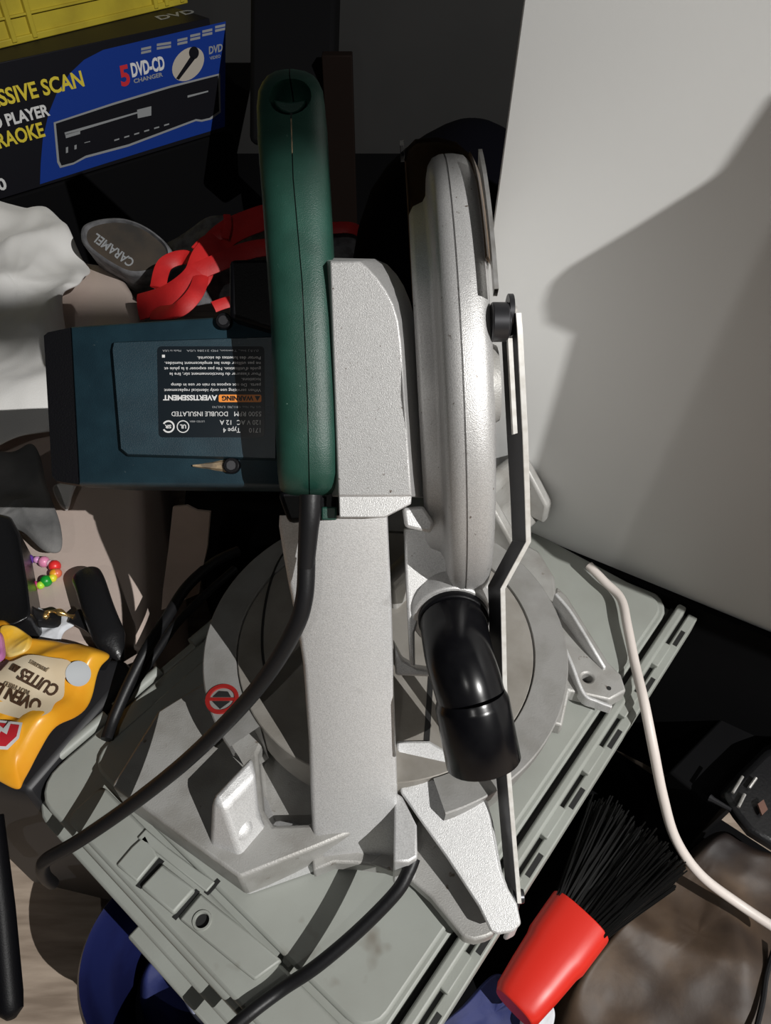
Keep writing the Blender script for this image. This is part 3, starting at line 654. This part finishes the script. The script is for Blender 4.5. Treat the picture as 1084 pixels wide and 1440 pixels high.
# tissue, clasp, strap, folded black thing
cloth('tissue', M['tissue'], [sz(48, 856, .304), sz(70, 868, .304), sz(100, 872, .305), (sz(108, 884, .305)), sz(92, 895, .303), sz(82, 918, .302), sz(60, 915, .302), sz(30, 882, .302)], lambda p: .004, .012, 60, 'crumpled white tissue under the gold clasp on the sofa', 'tissue', 8, drop=.004, thick=.001)
st = thing('bag_strap', 'black bag strap with a gold swivel clasp, curving over the sofa to the grey case', 'strap', sz(110, 880))
MB().tube(spline([sz(104, 866, .318), sz(118, 872, .318), sz(134, 882, .318), sz(146, 900, .316), sz(146, 920, .316), sz(136, 940, .320)], 6), .009, 10, .3, (0, 0, 1)).build('strap_band', M['leather'], st)
MB().tube(spline([sz(62, 870, .322), sz(68, 861, .324), sz(80, 860, .324), (sz(92, 864, .322)), sz(104, 868, .32)], 6), [.0025 + .0012 * math.sin(i * .55) for i in range(25)], 10).build('clasp', M['gold'], st)
fb = MB().tube(spline([sz(120, 808, .322), sz(127, 822, .328), sz(140, 862, .328), sz(158, 905, .322), sz(172, 930, .316)], 6), [.009, .013] + [.0155] * 16 + [.013, .011, .009, .007, .005, .004, .003], 14, .7, (0, 0, 1))
tag(fb.build('umbrella', M['leather'], subsurf=1), 'folded black pleated umbrella shape lying on the sofa above the strap', 'umbrella')
# chips bag
cb_ = thing('chip_bag', 'orange foil bag of oven baked snacks at the left edge beside the grey case', 'snack bag', sz(60, 1000))
CZ = .335
cpoly = [(-70, 880), (4, 876), (40, 905), (92, 904), (128, 909), (158, 926), (142, 952), (112, 1008), (72, 1052), (36, 1092), (20, 1108), (-20, 1092), (-80, 1070)]
rnd = random.Random(4)
def chip_z(p):
    c = sz(30, 990, CZ); q = p - c; return .016 - .9 * (q.x ** 2 + q.y ** 2) + .004 * math.sin(q.x * 70 + q.y * 40) + .003 * math.sin(q.y * 95 - q.x * 30)
cloth('foil_bag', M['chips'], [sz(u, v, CZ) for u, v in cpoly], chip_z, .012, 42, None, None, 11, .002, .014, 1, cb_)
def chp(u, v, e=.0):
    p = sz(u, v, CZ); 
    for _ in range(6): p = sz(u, v, CZ + chip_z(p) + .0095)
    return p + EZ * e
def patch(name, m, poly, e, parent=cb_, n=6):
    c = (sum(p[0] for p in poly) / len(poly), sum(p[1] for p in poly) / len(poly)); K = 6; N = len(poly)
    vs = [chp(*c, e)]; fs = []
    for i in range(1, K + 1):
        for u, v in poly: vs.append(chp(lerp(c[0], u, i / K), lerp(c[1], v, i / K), e))
    for j in range(N): fs.append((0, 1 + j, 1 + (j + 1) % N))
    for i in range(K - 1):
        for j in range(N):
            a = 1 + i * N; b = a + N; k2 = (j + 1) % N; fs.append((a + j, b + j, b + k2, a + k2))
    return MB().add(vs, fs).build(name, m, parent, smooth=180)
def dense(poly, n=4):
    out_ = []
    for (a, b) in zip(poly, poly[1:] + poly[:1]):
        for i in range(n): out_.append((lerp(a[0], b[0], i / n), lerp(a[1], b[1], i / n)))
    return out_
def spl2(p): return [(q.x, q.y) for q in spline([V((u, v, 0)) for u, v in p], 4, True)]
cr = patch('cream_panel', M['cream'], spl2([(-40, 925), (10, 932), (40, 922), (70, 925), (100, 932), (92, 955), (90, 980), (78, 990), (68, 1004), (36, 1012), (-10, 1000), (-50, 985)]), .001)
patch('silver_dot', M['silverdot'], [(111 + 18 * math.cos(2 * math.pi * i / 28), 949 + 18 * math.sin(2 * math.pi * i / 28)) for i in range(28)], .002)
lgx = patch('logo_shield', M['ink'], dense([(-40, 1010), (33, 1018), (28, 1040), (12, 1056), (-30, 1054), (-60, 1040)]), .0022)
patch('logo_red', M['cardred'], dense([(-40, 1014), (29, 1022), (25, 1038), (10, 1052), (-30, 1050), (-56, 1038)]), .0030, lgx)
patch('logo_stroke', M['ink'], dense([(14, 1018), (18, 1019), (12, 1036), (2, 1030), (-6, 1046), (-10, 1044), (0, 1022), (9, 1029)], 3), .0040, lgx)
ct = MB()
def chiptext(s, u0, v0, u1, v1, size, bold=.0004):
    p0 = chp(u0, v0, .0018); p1 = chp(u1, v1, .0018); X_ = p1 - p0
    um, vm = (u0 + u1) / 2, (v0 + v1) / 2; lx, ly = v1 - v0, u0 - u1; ln = math.hypot(lx, ly)
    Y_ = chp(um + lx / ln * 14, vm + ly / ln * 14, .0018) - chp(um, vm, .0018)
    up_ = X_.cross(Y_).normalized() * .0022
    text_mb(ct, s, p0 + up_ * (1 if up_.z > 0 else -1), X_, Y_, size, .0006, 'LEFT', bold, 0, X_.length)
chiptext('OVEN BA', 64, 989, -9, 957, .0145)
chiptext('CUITES', 87, 969, 36, 943, .0145)
chiptext('AU', 32, 941, 22, 936, .008); chiptext('F', 18, 934, 6, 928, .0145)
lab(ct.build('bag_lettering', M['brown'], cr, smooth=0), 'dark brown upside-down lettering')
ct = MB(); chiptext('NOT FRIED', 46, 974, 12, 960, .006, 0); chiptext('JAMAIS FRITES', 70, 944, 46, 931, .005, 0); ct.build('bag_small_print', M['tan'], cr, smooth=0)
tag(cloth('yellow_wrapper', mat('yellow_foil', (.75, .42, .03), .35, 0, (.65, .50, .18), 25), [sz(2, 886, .352), sz(24, 884, .352), (sz(46, 898, .35)), sz(48, 912, .35), sz(38, 926, .35), sz(16, 930, .35), sz(4, 915, .352)], lambda p: .004, .012, 50, None, None, 9, .002, .006), 'small yellow foil wrapper lying on top of the orange snack bag', 'wrapper')
tag(cloth('pink_wrapper', M['pink'], [sz(-30, 890, .36), sz(2, 890, .36), sz(9, 912, .36), sz(6, 930, .36), sz(-20, 936, .36)], lambda p: .004, .008, 50, None, None, 10, .002, .006), 'pink wrapper at the left edge above the orange snack bag', 'wrapper')
# black bag under the chips
bb = [(-120, 952), (120, 922), (178, 924), (192, 942), (150, 990), (40, 1118), (24, 1112), (-120, 1080)]
q1 = [sz(u, v, .318) for u, v in bb]
ub = MB().loft([[p - EZ * .29 for p in q1], [p - EZ * .03 for p in q1], [p - EZ * .006 + (sz(0, 1000, .318) - p) * .02 for p in q1], [p + (sz(0, 1000, .318) - p) * .06 for p in q1]])
tag(ub.build('black_tote', M['blackgrey'], smooth=60, bevel=.004), 'black bag standing between the orange snack bag and the grey case', 'bag')
tag(cloth('paper_scrap', M['tissue'], [sz(-40, 1112, .16), sz(0, 1112, .16), sz(18, 1128, .15), sz(24, 1124, .15), sz(10, 1148, .14), sz(0, 1158, .14), sz(-40, 1160, .14)], lambda p: .0, .012, 30, None, None, 12, .001, .004), 'white paper scrap at the left edge below the orange snack bag', 'paper')
# black pole at lower left
bp_ = MB().tube([pz(-14, 1150, .30), pz(2, 1280, .26), pz(13, 1400, .22), pz(15, 1422, .216), pz(16, 1432, .216)], [.0105, .0105, .0105, .0095, .004], 14)
tag(bp_.build('black_pole', M['black']), 'black rounded pole end at the lower left edge of the picture', 'pole')
# beige card standing behind the case
cdp = [(243, 713), (262, 711), (276, 718), (295, 720), (291, 770), (282, 812), (279, 835), (227, 858), (229, 830), (237, 770)]
cy0 = pz(250, 850, .30); cn = V((.25, 1, -.35)).normalized()
tag(MB().prism([onplane(u, v, cy0, cn) for u, v in cdp], cn * .003).build('card_strip', M['cardboard'], smooth=0), 'beige cardboard strip standing in the dark behind the grey case', 'cardboard')

# ================================================================ BACKGROUND LEFT
# black chest under the player carton, along E1
BK = 1.62                                                            # this group stands farther back
CB = CAM.z - (CAM.z - .53) * BK
cf0 = V((-.476 * BK, .916 * BK, CB)); cf1 = V((-.233 * BK, 1.15 * BK, CB))
fx = (cf1 - cf0); Lf = fx.length; fx.normalize(); fn = V((fx.y, -fx.x, 0))       # face normal toward the camera side
def cface(u, v, e=0): return onplane(u, v, cf0, fn) + fn * e
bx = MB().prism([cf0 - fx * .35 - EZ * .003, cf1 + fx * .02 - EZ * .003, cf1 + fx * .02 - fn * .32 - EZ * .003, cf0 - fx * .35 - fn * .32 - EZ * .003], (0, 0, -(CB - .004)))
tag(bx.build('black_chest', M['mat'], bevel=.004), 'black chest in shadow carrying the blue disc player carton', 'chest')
cart = thing('player_carton', 'black and blue disc player carton with yellow lettering under the yellow crate', 'carton', cf0)
H0 = .152
tl = cface(0, 84); tr = cface(317, 24); br_ = cface(315, 186)
H0 = ((tr.z + tl.z) / 2) - CB
MB().prism([cf0 - fx * .3, cf1, cf1 - fn * .30, cf0 - fx * .3 - fn * .30], (0, 0, H0)).build('carton_body', M['cardblk'], cart, bevel=.0015)
bl = [(317, 30), (316, 178), (250, 198), (150, 229), (56, 259), (57, 230), (60, 195), (68, 160), (80, 130), (98, 103), (118, 84), (145, 70), (200, 57), (260, 43)]
MB().prism([cface(u, v, .0004) for u, v in bl], fn * .0004).build('blue_print', M['cardblue'], cart, smooth=0)
wo = [(75, 172), (160, 144), (240, 120), (309, 103), (310, 158), (296, 168), (283, 171), (275, 170), (180, 206), (120, 222), (103, 231), (84, 236), (80, 228)]
MB().prism([cface(u, v, .0010) for u, v in wo], fn * .0003).build('picture_outline', M['inkdim'], cart, smooth=0)
wi = [(78, 173.5), (160, 147), (240, 123), (306, 106), (307.5, 156), (294, 165.5), (283, 168), (275, 167), (180, 202.5), (120, 218.5), (103, 228), (86, 232.5), (83, 226)]
pl_ = MB().prism([cface(u, v, .0015) for u, v in wi], fn * .0003).build('player_picture', M['cardblk'], cart, smooth=0)
for q in ([(90, 186), (192, 157), (193, 159), (91, 190)], [(192, 154), (212, 149), (212, 162), (193, 166)], [(91, 188), (112, 183), (112, 188), (92, 194)], [(263, 134), (292, 127), (292, 129), (263, 137)], [(92, 207), (95, 206), (95, 214), (92, 215)], [(104, 204), (107, 203), (107, 209), (104, 210)], [(118, 200), (126, 198), (126, 199), (118, 201)]):
    MB().prism([cface(u, v, .0020) for u, v in q], fn * .0002).build('picture_detail', M['inkdim'], pl_, smooth=0)
for u in range(160, 240, 14): v = 196 - (u - 160) * .3; MB().prism([cface(u, v, .002), cface(u + 7, v - 2, .002), cface(u + 7, v, .002), cface(u, v + 2, .002)], fn * .0002).build('picture_detail', M['inkdim'], pl_, smooth=0)
mc = [(264 + 21 * math.cos(t) + 8 * math.sin(t), 90 - 24 * math.sin(t) + 1 * math.cos(t)) for t in [2 * math.pi * i / 32 for i in range(32)]]
mic = MB().prism([cface(u, v, .0012) for u, v in mc], fn * .0003).build('microphone_oval', mat('oval_print', (.42, .38, .33), .5), cart, smooth=0)
mm = MB(); mm.prism([cface(u, v, .0017) for u, v in ((247, 110), (251, 112), (274, 82), (268, 78))], fn * .0003)
mm.prism([cface(272 + 7 * math.cos(2 * math.pi * i / 16), 74 - 9 * math.sin(2 * math.pi * i / 16), .0017) for i in range(16)], fn * .0003); mm.build('microphone', M['cardblk'], mic, smooth=0)
def boxtext(mb, s, u0, v0, u1, size, bold=.0006, shear=0, align='LEFT', slope=-.2):
    p0 = cface(u0, v0, .0012); p1 = cface(u1, v0 + slope * (u1 - u0), .0012)
    wdt = (p1 - p0).dot(fx)
    text_mb(mb, s, p0, fx, EZ, size * BK, .0003, 'LEFT', bold * BK, shear, wdt)
ty = MB(); boxtext(ty, 'PROGRESSIVE SCAN', -96, 172, 118, .0235, slope=-.235); ty.build('yellow_lettering', M['cardyel'], cart, smooth=0)
ty = MB(); boxtext(ty, 'KARAOKE', -30, 216, 63, .0225, slope=-.26); ty.build('yellow_lettering', M['cardyel'], cart, smooth=0)
tw = MB(); boxtext(tw, 'DVD PLAYER', -34, 188, 70, .0175, slope=-.245); tw.build('white_lettering', M['ink'], cart, smooth=0)
tw = MB(); boxtext(tw, '0', -1, 268, 11, .019); tw.build('white_lettering', M['ink'], cart, smooth=0)
tr_ = MB(); boxtext(tr_, '5', 170, 121, 184, .031, .001, .1); tr_.build('red_numeral', M['cardred'], cart, smooth=0)
td_ = MB(); boxtext(td_, 'DVD-CD', 185, 108, 232, .021, .0008, .12, slope=-.22); td_.build('disc_lettering', M['ink'], cart, smooth=0); td_ = MB(); boxtext(td_, 'CHANGER', 188, 117, 229, .0065, .0002, slope=-.2)
td_.build('disc_lettering', M['inkdim'], cart, smooth=0); td_ = MB(); boxtext(td_, 'DVD', 293, 76, 313, .012, .0004, .2, slope=-.2); boxtext(td_, 'VIDEO', 295, 84, 310, .005, .0001, slope=-.2)
td_.build('disc_lettering', M['inkdim'], cart, smooth=0)
ic = MB()
for i, u in enumerate((198, 220, 249, 267, 284, 302)):
    v = 76 - i * 6.2
    for dv in (0, 5): ic.prism([cface(u, v - dv, .0011), cface(u + (14 if i != 1 else 20), v - dv - 3, .0011), cface(u + (14 if i != 1 else 20), v - dv - 6.5, .0011), cface(u, v - dv - 3.5, .0011)], fn * .0002)
ic.build('feature_icons', M['inkdim'], cart, smooth=0)
tt = MB(); zt = CB + H0 + .0004
text_mb(tt, 'DVD', pz(224, 28, zt), fx, -fn, .045, .0003, 'LEFT', .0008, .15); tt.build('top_lettering', M['inkdim'], cart, smooth=0)
# yellow crate on the carton
cr0 = pz(0, 68, CB + H0); cr1 = pz(260, 5, CB + H0)
gx = (cr1 - cr0); gx.z = 0; gl = gx.length; gx.normalize(); gn = V((gx.y, -gx.x, 0))
zc = CB + H0 + .0005; cr0.z = zc; cr1.z = zc
crate = thing('yellow_crate', 'yellow plastic crate standing on the blue player carton at top left', 'crate', cr0)
yb = MB().prism([cr0 - gx * .3, cr1, cr1 - gn * .25, cr0 - gx * .3 - gn * .25], (0, 0, .26)); yb.build('crate_body', M['yellow'], crate, bevel=.003)
lp_ = MB().prism([cr0 - gx * .3 + gn * .006, cr1 + gn * .006 + gx * .005, cr1 - gn * .25 + gx * .005, cr0 - gx * .3 - gn * .25], (0, 0, .012)); lp_.build('base_lip', M['yellow'], crate, bevel=.002)
for s in (-.25, -.12, .03, .075, gl - .085, gl - .055, gl - .012):
    c = cr0 + gx * s + gn * .004 + EZ * .13; MB().box(c, gx * .005, gn * .005, EZ * .125).build('rib', M['yellow'], crate, bevel=.001)
MB().box(cr0 + gx * (gl / 2 - .1) + gn * .003 + EZ * .045, gx * (gl / 2 + .1), gn * .0035, EZ * .002).build('rib', M['yellow'], crate, bevel=.0008)
# grey pouch with dark patch
gp = thing('cap', 'grey fabric cap with a dark oval patch and pale lettering, beyond the beige sofa corner', 'cap', pz(178, 345, .34))
pz0 = pz(178, 345, .36); pnn = V((.15, -.62, .77)).normalized()
def pp(u, v, e=0): return onplane(u, v, pz0, pnn) + pnn * e
ov = [(112, 325), (120, 314), (145, 307), (175, 307), (205, 318), (232, 338), (243, 355), (238, 372), (215, 384), (185, 386), (158, 374), (130, 355), (115, 340)]
ovs = [V((u, v, 0)) for u, v in ov]; ovs = [(p.x, p.y) for p in spline(ovs, 4, True)]
cc = (178, 347)
sc = lambda k: [(cc[0] + (u - cc[0]) * k, cc[1] + (v - cc[1]) * k) for u, v in ovs]
MB().loft([[pp(u, v, -.09) for u, v in sc(.9)], [pp(u, v, -.01) for u, v in sc(1.0)], [pp(u, v, .002) for u, v in sc(.96)], [pp(u, v, .004) for u, v in sc(.90)], [pp(u, v, -.004) for u, v in sc(.85)]]).build('cap_body', M['bagcloth'], gp, smooth=60)
ptc = MB().prism([pp(u, v, -.003) for u, v in sc(.86)], -pnn * .002).build('patch', mat('dark_patch', (.018, .015, .012), .7, 0, (.05, .035, .022), 14), gp, smooth=0)
ctx = MB(); X_ = pp(130, 331) - pp(187, 372); text_mb(ctx, 'CARAMEL', pp(190, 366, -.0025), X_, pp(186, 376) - pp(195, 362), .021, .0004, 'LEFT', .0004, 0, X_.length * .95); lab(ctx.build('patch_lettering', M['inkdim'], ptc, smooth=0), 'pale upside-down lettering')
# red and grey drawstring bag
rbag = thing('drawstring_bag', 'grey mesh bag with twisted red ribbon straps, in the dark behind the handle', 'bag', pz(290, 400, .30))
cloth('bag_panel', M['bagcloth'], [pz(215, 370, .30), pz(240, 345, .32), pz(300, 315, .34), pz(380, 308, .36), pz(470, 325, .36), pz(520, 345, .34), pz(515, 385, .31), pz(420, 430, .29), pz(300, 440, .285), pz(225, 430, .285)], lambda p: .005, .03, 26, None, None, 21, .003, .01, 1, rbag)
def ribbon(pts, w_, name='ribbon'):
    P_ = spline([pz(*p) for p in pts], 7)
    MB().tube(P_, [w_] * len(P_), 10, .25, (.25, -.6, .75)).build(name, M['redcloth'], rbag)
ribbon([(196, 432, .33), (240, 418, .35), (275, 392, .37), (290, 360, .385), (320, 328, .395), (365, 308, .40), (400, 300, .40)], .021)
ribbon([(215, 440, .33), (250, 436, .35), (276, 410, .365), (282, 378, .375), (262, 362, .375), (232, 372, .37), (222, 405, .355)], .012)
ribbon([(270, 385, .375), (310, 368, .385), (350, 352, .39), (400, 345, .39)], .014)
ribbon([(300, 432, .33), (325, 424, .33), (370, 418, .33)], .009)
ribbon([(275, 352, .39), (290, 338, .395), (312, 330, .40)], .008)
ribbon([(316, 335, .40), (320, 318, .41), (319, 302, .42)], .006)
ribbon([(455, 322, .38), (490, 320, .38), (512, 330, .375), (522, 350, .36), (518, 375, .34)], .010)
# dark closet contents
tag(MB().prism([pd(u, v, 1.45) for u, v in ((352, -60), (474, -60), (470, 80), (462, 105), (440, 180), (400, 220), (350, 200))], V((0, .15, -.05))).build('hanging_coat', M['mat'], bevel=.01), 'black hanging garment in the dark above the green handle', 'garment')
cm_ = MB().prism([V((-.33, 1.0, .001)), V((.9, .62, .001)), V((1.3, 2.495, .001)), V((-.52, 2.495, .001)), V((-.52, 2.16, .001)), V((-.33, 1.95, .001))], (0, 0, .004)); tag(cm_.build('closet_shade_sheet', M['mat'], smooth=0), 'black sheet standing in for shade on the closet floor behind the grey case', 'mat')  # dark sheet added so the closet floor's shade is in its colour
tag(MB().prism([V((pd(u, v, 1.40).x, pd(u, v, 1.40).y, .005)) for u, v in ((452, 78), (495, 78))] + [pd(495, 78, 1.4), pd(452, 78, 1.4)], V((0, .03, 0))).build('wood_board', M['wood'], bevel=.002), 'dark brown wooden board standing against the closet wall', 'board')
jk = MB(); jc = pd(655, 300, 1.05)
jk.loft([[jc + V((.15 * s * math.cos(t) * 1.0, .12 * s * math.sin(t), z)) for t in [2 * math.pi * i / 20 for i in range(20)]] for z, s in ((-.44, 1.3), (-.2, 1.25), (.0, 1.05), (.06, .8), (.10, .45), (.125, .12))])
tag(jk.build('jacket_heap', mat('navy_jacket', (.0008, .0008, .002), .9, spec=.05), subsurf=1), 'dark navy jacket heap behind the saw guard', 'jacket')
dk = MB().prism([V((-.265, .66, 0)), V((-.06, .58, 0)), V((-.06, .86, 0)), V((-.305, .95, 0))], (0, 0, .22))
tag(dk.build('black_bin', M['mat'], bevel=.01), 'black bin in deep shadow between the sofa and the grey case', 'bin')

# ================================================================ RIGHT SIDE
# low black bench rail
rl = MB().prism([pz(u, v, .16) for u, v in ((940, 1085), (1120, 900), (1200, 960), (1010, 1140))], (0, 0, -.155)); tag(rl.build('black_bench', M['mat'], bevel=.003), 'low black bench beside the white wall on the right', 'bench')
fm = MB().prism([ab(.262, .05, .002), ab(.262, .75, .002), ab(-.32, .75, .002), ab(-.32, .12, .002)], (0, 0, .006)); tag(fm.build('floor_shade_sheet', M['mat'], smooth=0), 'black sheet standing in for shade on the floor right of the grey case', 'mat')  # black sheet added here; its colour stands in for the floor shadow
# black buckled shoe / strap
sh = thing('buckled_sandal', 'black strappy sandal with bright metal buckles at the right edge', 'sandal', pz(1060, 1130, .18))
shp = [(1010, 1118), (1040, 1085), (1075, 1050), (1130, 1030), (1150, 1150), (1090, 1200), (1050, 1175), (1030, 1150)]
MB().loft([[pz(u, v, .15) for u, v in shp], [pz(u, v, .185) for u, v in shp], [pz(lerp(u, 1080, .15), lerp(v, 1115, .15), .195) for u, v in shp]]).build('upper', M['leather'], sh, bevel=.004)
for (u0, v0, u1, v1) in ((1030, 1115, 1044, 1092), (1038, 1135, 1047, 1117), (1053, 1108, 1063, 1094)):
    MB().tube([pz(u0, v0, .199), pz(u1, v1, .199)], .0016, 8).build('buckle', M['steel'], sh)
MB().tube([pz(998, 1122, .185), pz(1003, 1125, .186), pz(1028, 1139, .19)], [.004, .003, .002], 8).build('buckle_pin', M['dark_steel'], sh)
MB().prism([pz(u, v, .198) for u, v in ((1064, 1132), (1072, 1126), (1078, 1140), (1070, 1148))], (0, 0, .003)).build('metal_tag', mat('copper_tag', (.25, .14, .11), .4, .6), sh)
# brown bag
bz_ = lambda p: .0
tag(cloth('brown_bag', M['brownbag'], [pz(770, 1420, .11), pz(830, 1330, .12), pz(880, 1270, .125), pz(945, 1215, .13), pz(1010, 1165, .13), pz(1060, 1190, .13), pz(1150, 1230, .12), pz(1180, 1500, .10), pz(1000, 1560, .10), pz(800, 1500, .10)], lambda p: .0, .06, 14, None, None, 17, .01, .05), 'worn brown leather bag with patchy sheen at the lower right', 'bag')
tag(MB().tube(spline([pz(1090, 1330, .16), pz(1078, 1370, .158), pz(1072, 1410, .156), pz(1060, 1460, .154)], 5), .0025, 8).build('cable', M['rubber']), 'thin black cable across the brown bag at the right edge', 'cable')
# red hand brush
br = thing('hand_brush', 'hand brush with a bright red plastic handle and black bristles, right of the grey case', 'brush', pz(770, 1350, .2))
bA = pz(722, 1418, .235); bB = pz(815, 1290, .235)
hp = [(0, .017, .014), (.06, .020, .017), (.3, .0225, .019), (.55, .0245, .020), (.62, .0262, .0205), (.85, .0270, .021), (1.0, .0275, .0205)]
ax_ = (bB - bA).normalized(); sd = ax_.cross(EZ).normalized(); nz = sd.cross(ax_)
rings = []
for t, wx, wz in hp:
    c = bA.lerp(bB, t); rings.append([c + sd * wx * math.copysign(abs(math.cos(a)) ** .7, math.cos(a)) + nz * wz * math.copysign(abs(math.sin(a)) ** .7, math.sin(a)) for a in [2 * math.pi * i / 24 for i in range(24)]])
MB().loft(rings).build('handle', M['redbrush'], br, smooth=50, bevel=.001)
bs_ = MB(); rnd = random.Random(2)
for i in range(900):
    s = rnd.uniform(-1, 1); q = rnd.uniform(-1, 1)
    p0 = bB - ax_ * .004 + sd * s * .023 + nz * q * .016
    p1 = bB + ax_ * rnd.uniform(.080, .100) + sd * (s * .042 + rnd.uniform(-.008, .008)) + nz * (q * .03 + rnd.uniform(-.006, .006) - .012)
    bs_.tube([p0, (p0 + p1) / 2 + nz * .004, p1], [.0010, .0010, .0007], 4)
bo_ = bs_.build('bristles', M['bristle'], br); bo_['kind'] = 'stuff'
# blue bucket under the near side
bk = thing('blue_bucket', 'navy blue plastic tub on the floor under the near edge of the grey case', 'tub', V((-.16, .02, 0)))
r_ = .085
BCc = pz(115, 1345, .165) + V((r_ * 1.0, 0, 0)); BCc.z = 0
MB().lathe(BCc, EZ, RT, [(.003, 0), (.003, r_ * .82), (.03, r_ * .85), (.155, r_ * .95), (.158, r_ * 1.0), (.165, r_ * 1.01), (.1715, r_ * .97), (.165, r_ * .91), (.03, r_ * .80), (.012, 0)], 64).build('tub_shell', M['navy'], bk, smooth=40)
tag(cloth('navy_cloth', M['bluecloth'], [BCc + V((.058 * math.cos(t), .058 * math.sin(t), .06)) for t in [2 * math.pi * i / 10 for i in range(10)]], lambda p: 0, .03, 40, None, None, 31, .004, .02), 'dark navy cloth lying inside the blue tub', 'cloth')
tag(cloth('plastic_wrap', mat('clear_plastic_film', (.45, .48, .62), .15, 0, (.05, .06, .2), 40), [pz(255, 1392, .11), pz(285, 1404, .11), pz(312, 1410, .11), pz(318, 1436, .11), pz(290, 1446, .11), pz(268, 1424, .11)], lambda p: 0, .018, 60, None, None, 33, .001, .006), 'shiny crumpled plastic film on the navy cloth in the tub', 'plastic film')
# blue bag and white item at the bottom right
tag(cloth('blue_bag', M['bluecloth'], [pz(560, 1500, .16), pz(640, 1420, .18), pz(690, 1368, .19), pz(720, 1375, .19), pz(765, 1370, .18), pz(770, 1400, .18), pz(740, 1470, .16), pz(650, 1540, .15)], lambda p: 0, .03, 24, None, None, 35, .004, .04), 'navy blue cloth bag below the red brush handle', 'bag')
tag(cloth('white_bundle', M['tissue'], [pz(735, 1418, .20), pz(752, 1404, .20), pz(772, 1408, .20), pz(782, 1430, .20), pz(770, 1460, .19), pz(735, 1460, .19)], lambda p: 0, .015, 40, None, None, 36, .003, .02), 'white bundle at the bottom edge under the red brush', 'bundle')

# ================================================================ ADDED SLABS OUT OF FRAME (shaped only to cast the shade)
def toward(p, L, t): return p + (L - p) * t
wpx = [(1200, 150), (1084, 134), (1006, 251), (900, 318), (800, 378), (775, 400), (766, 430), (770, 455), (806, 472), (790, 530), (755, 649), (735, 720), (720, 780), (1250, 1000)]
wshape = [toward(wallpt(u, v), LAMP, .27) for u, v in wpx]
o = MB().prism(wshape, (LAMP - wallpt(900, 500)).normalized() * .04).build('shade_slab_main', M['wallp'], bevel=.002); struct(o, 'unseen white slab added to cast the shadow on the wall panel')  # added blocker, its outline traced from the wall shadow back toward the lamp
o = MB().box(V((1.20, -.937, 2.082)), RT * .062, V((0, .006, 0)), EZ * .0075).build('shade_bar_1', M['wallp'], bevel=.002); struct(o, 'unseen thin bar added near the ceiling lamp to dim the handle top', 'shade_bar')  # added blocker bar that partly shades the top of the handle
wpx2 = [(1084, 318), (862, 798), (840, 846), (1250, 1000), (1300, 200)]
wshape = [toward(wallpt(u, v), LAMP2, .50) for u, v in wpx2]
o = MB().prism(wshape, (LAMP2 - wallpt(900, 500)).normalized() * .03).build('shade_slab_second', M['wallp'], bevel=.002); struct(o, 'unseen white slab added to cast the second shadow on the wall panel')  # added blocker that keeps the second lamp off the panel's right side
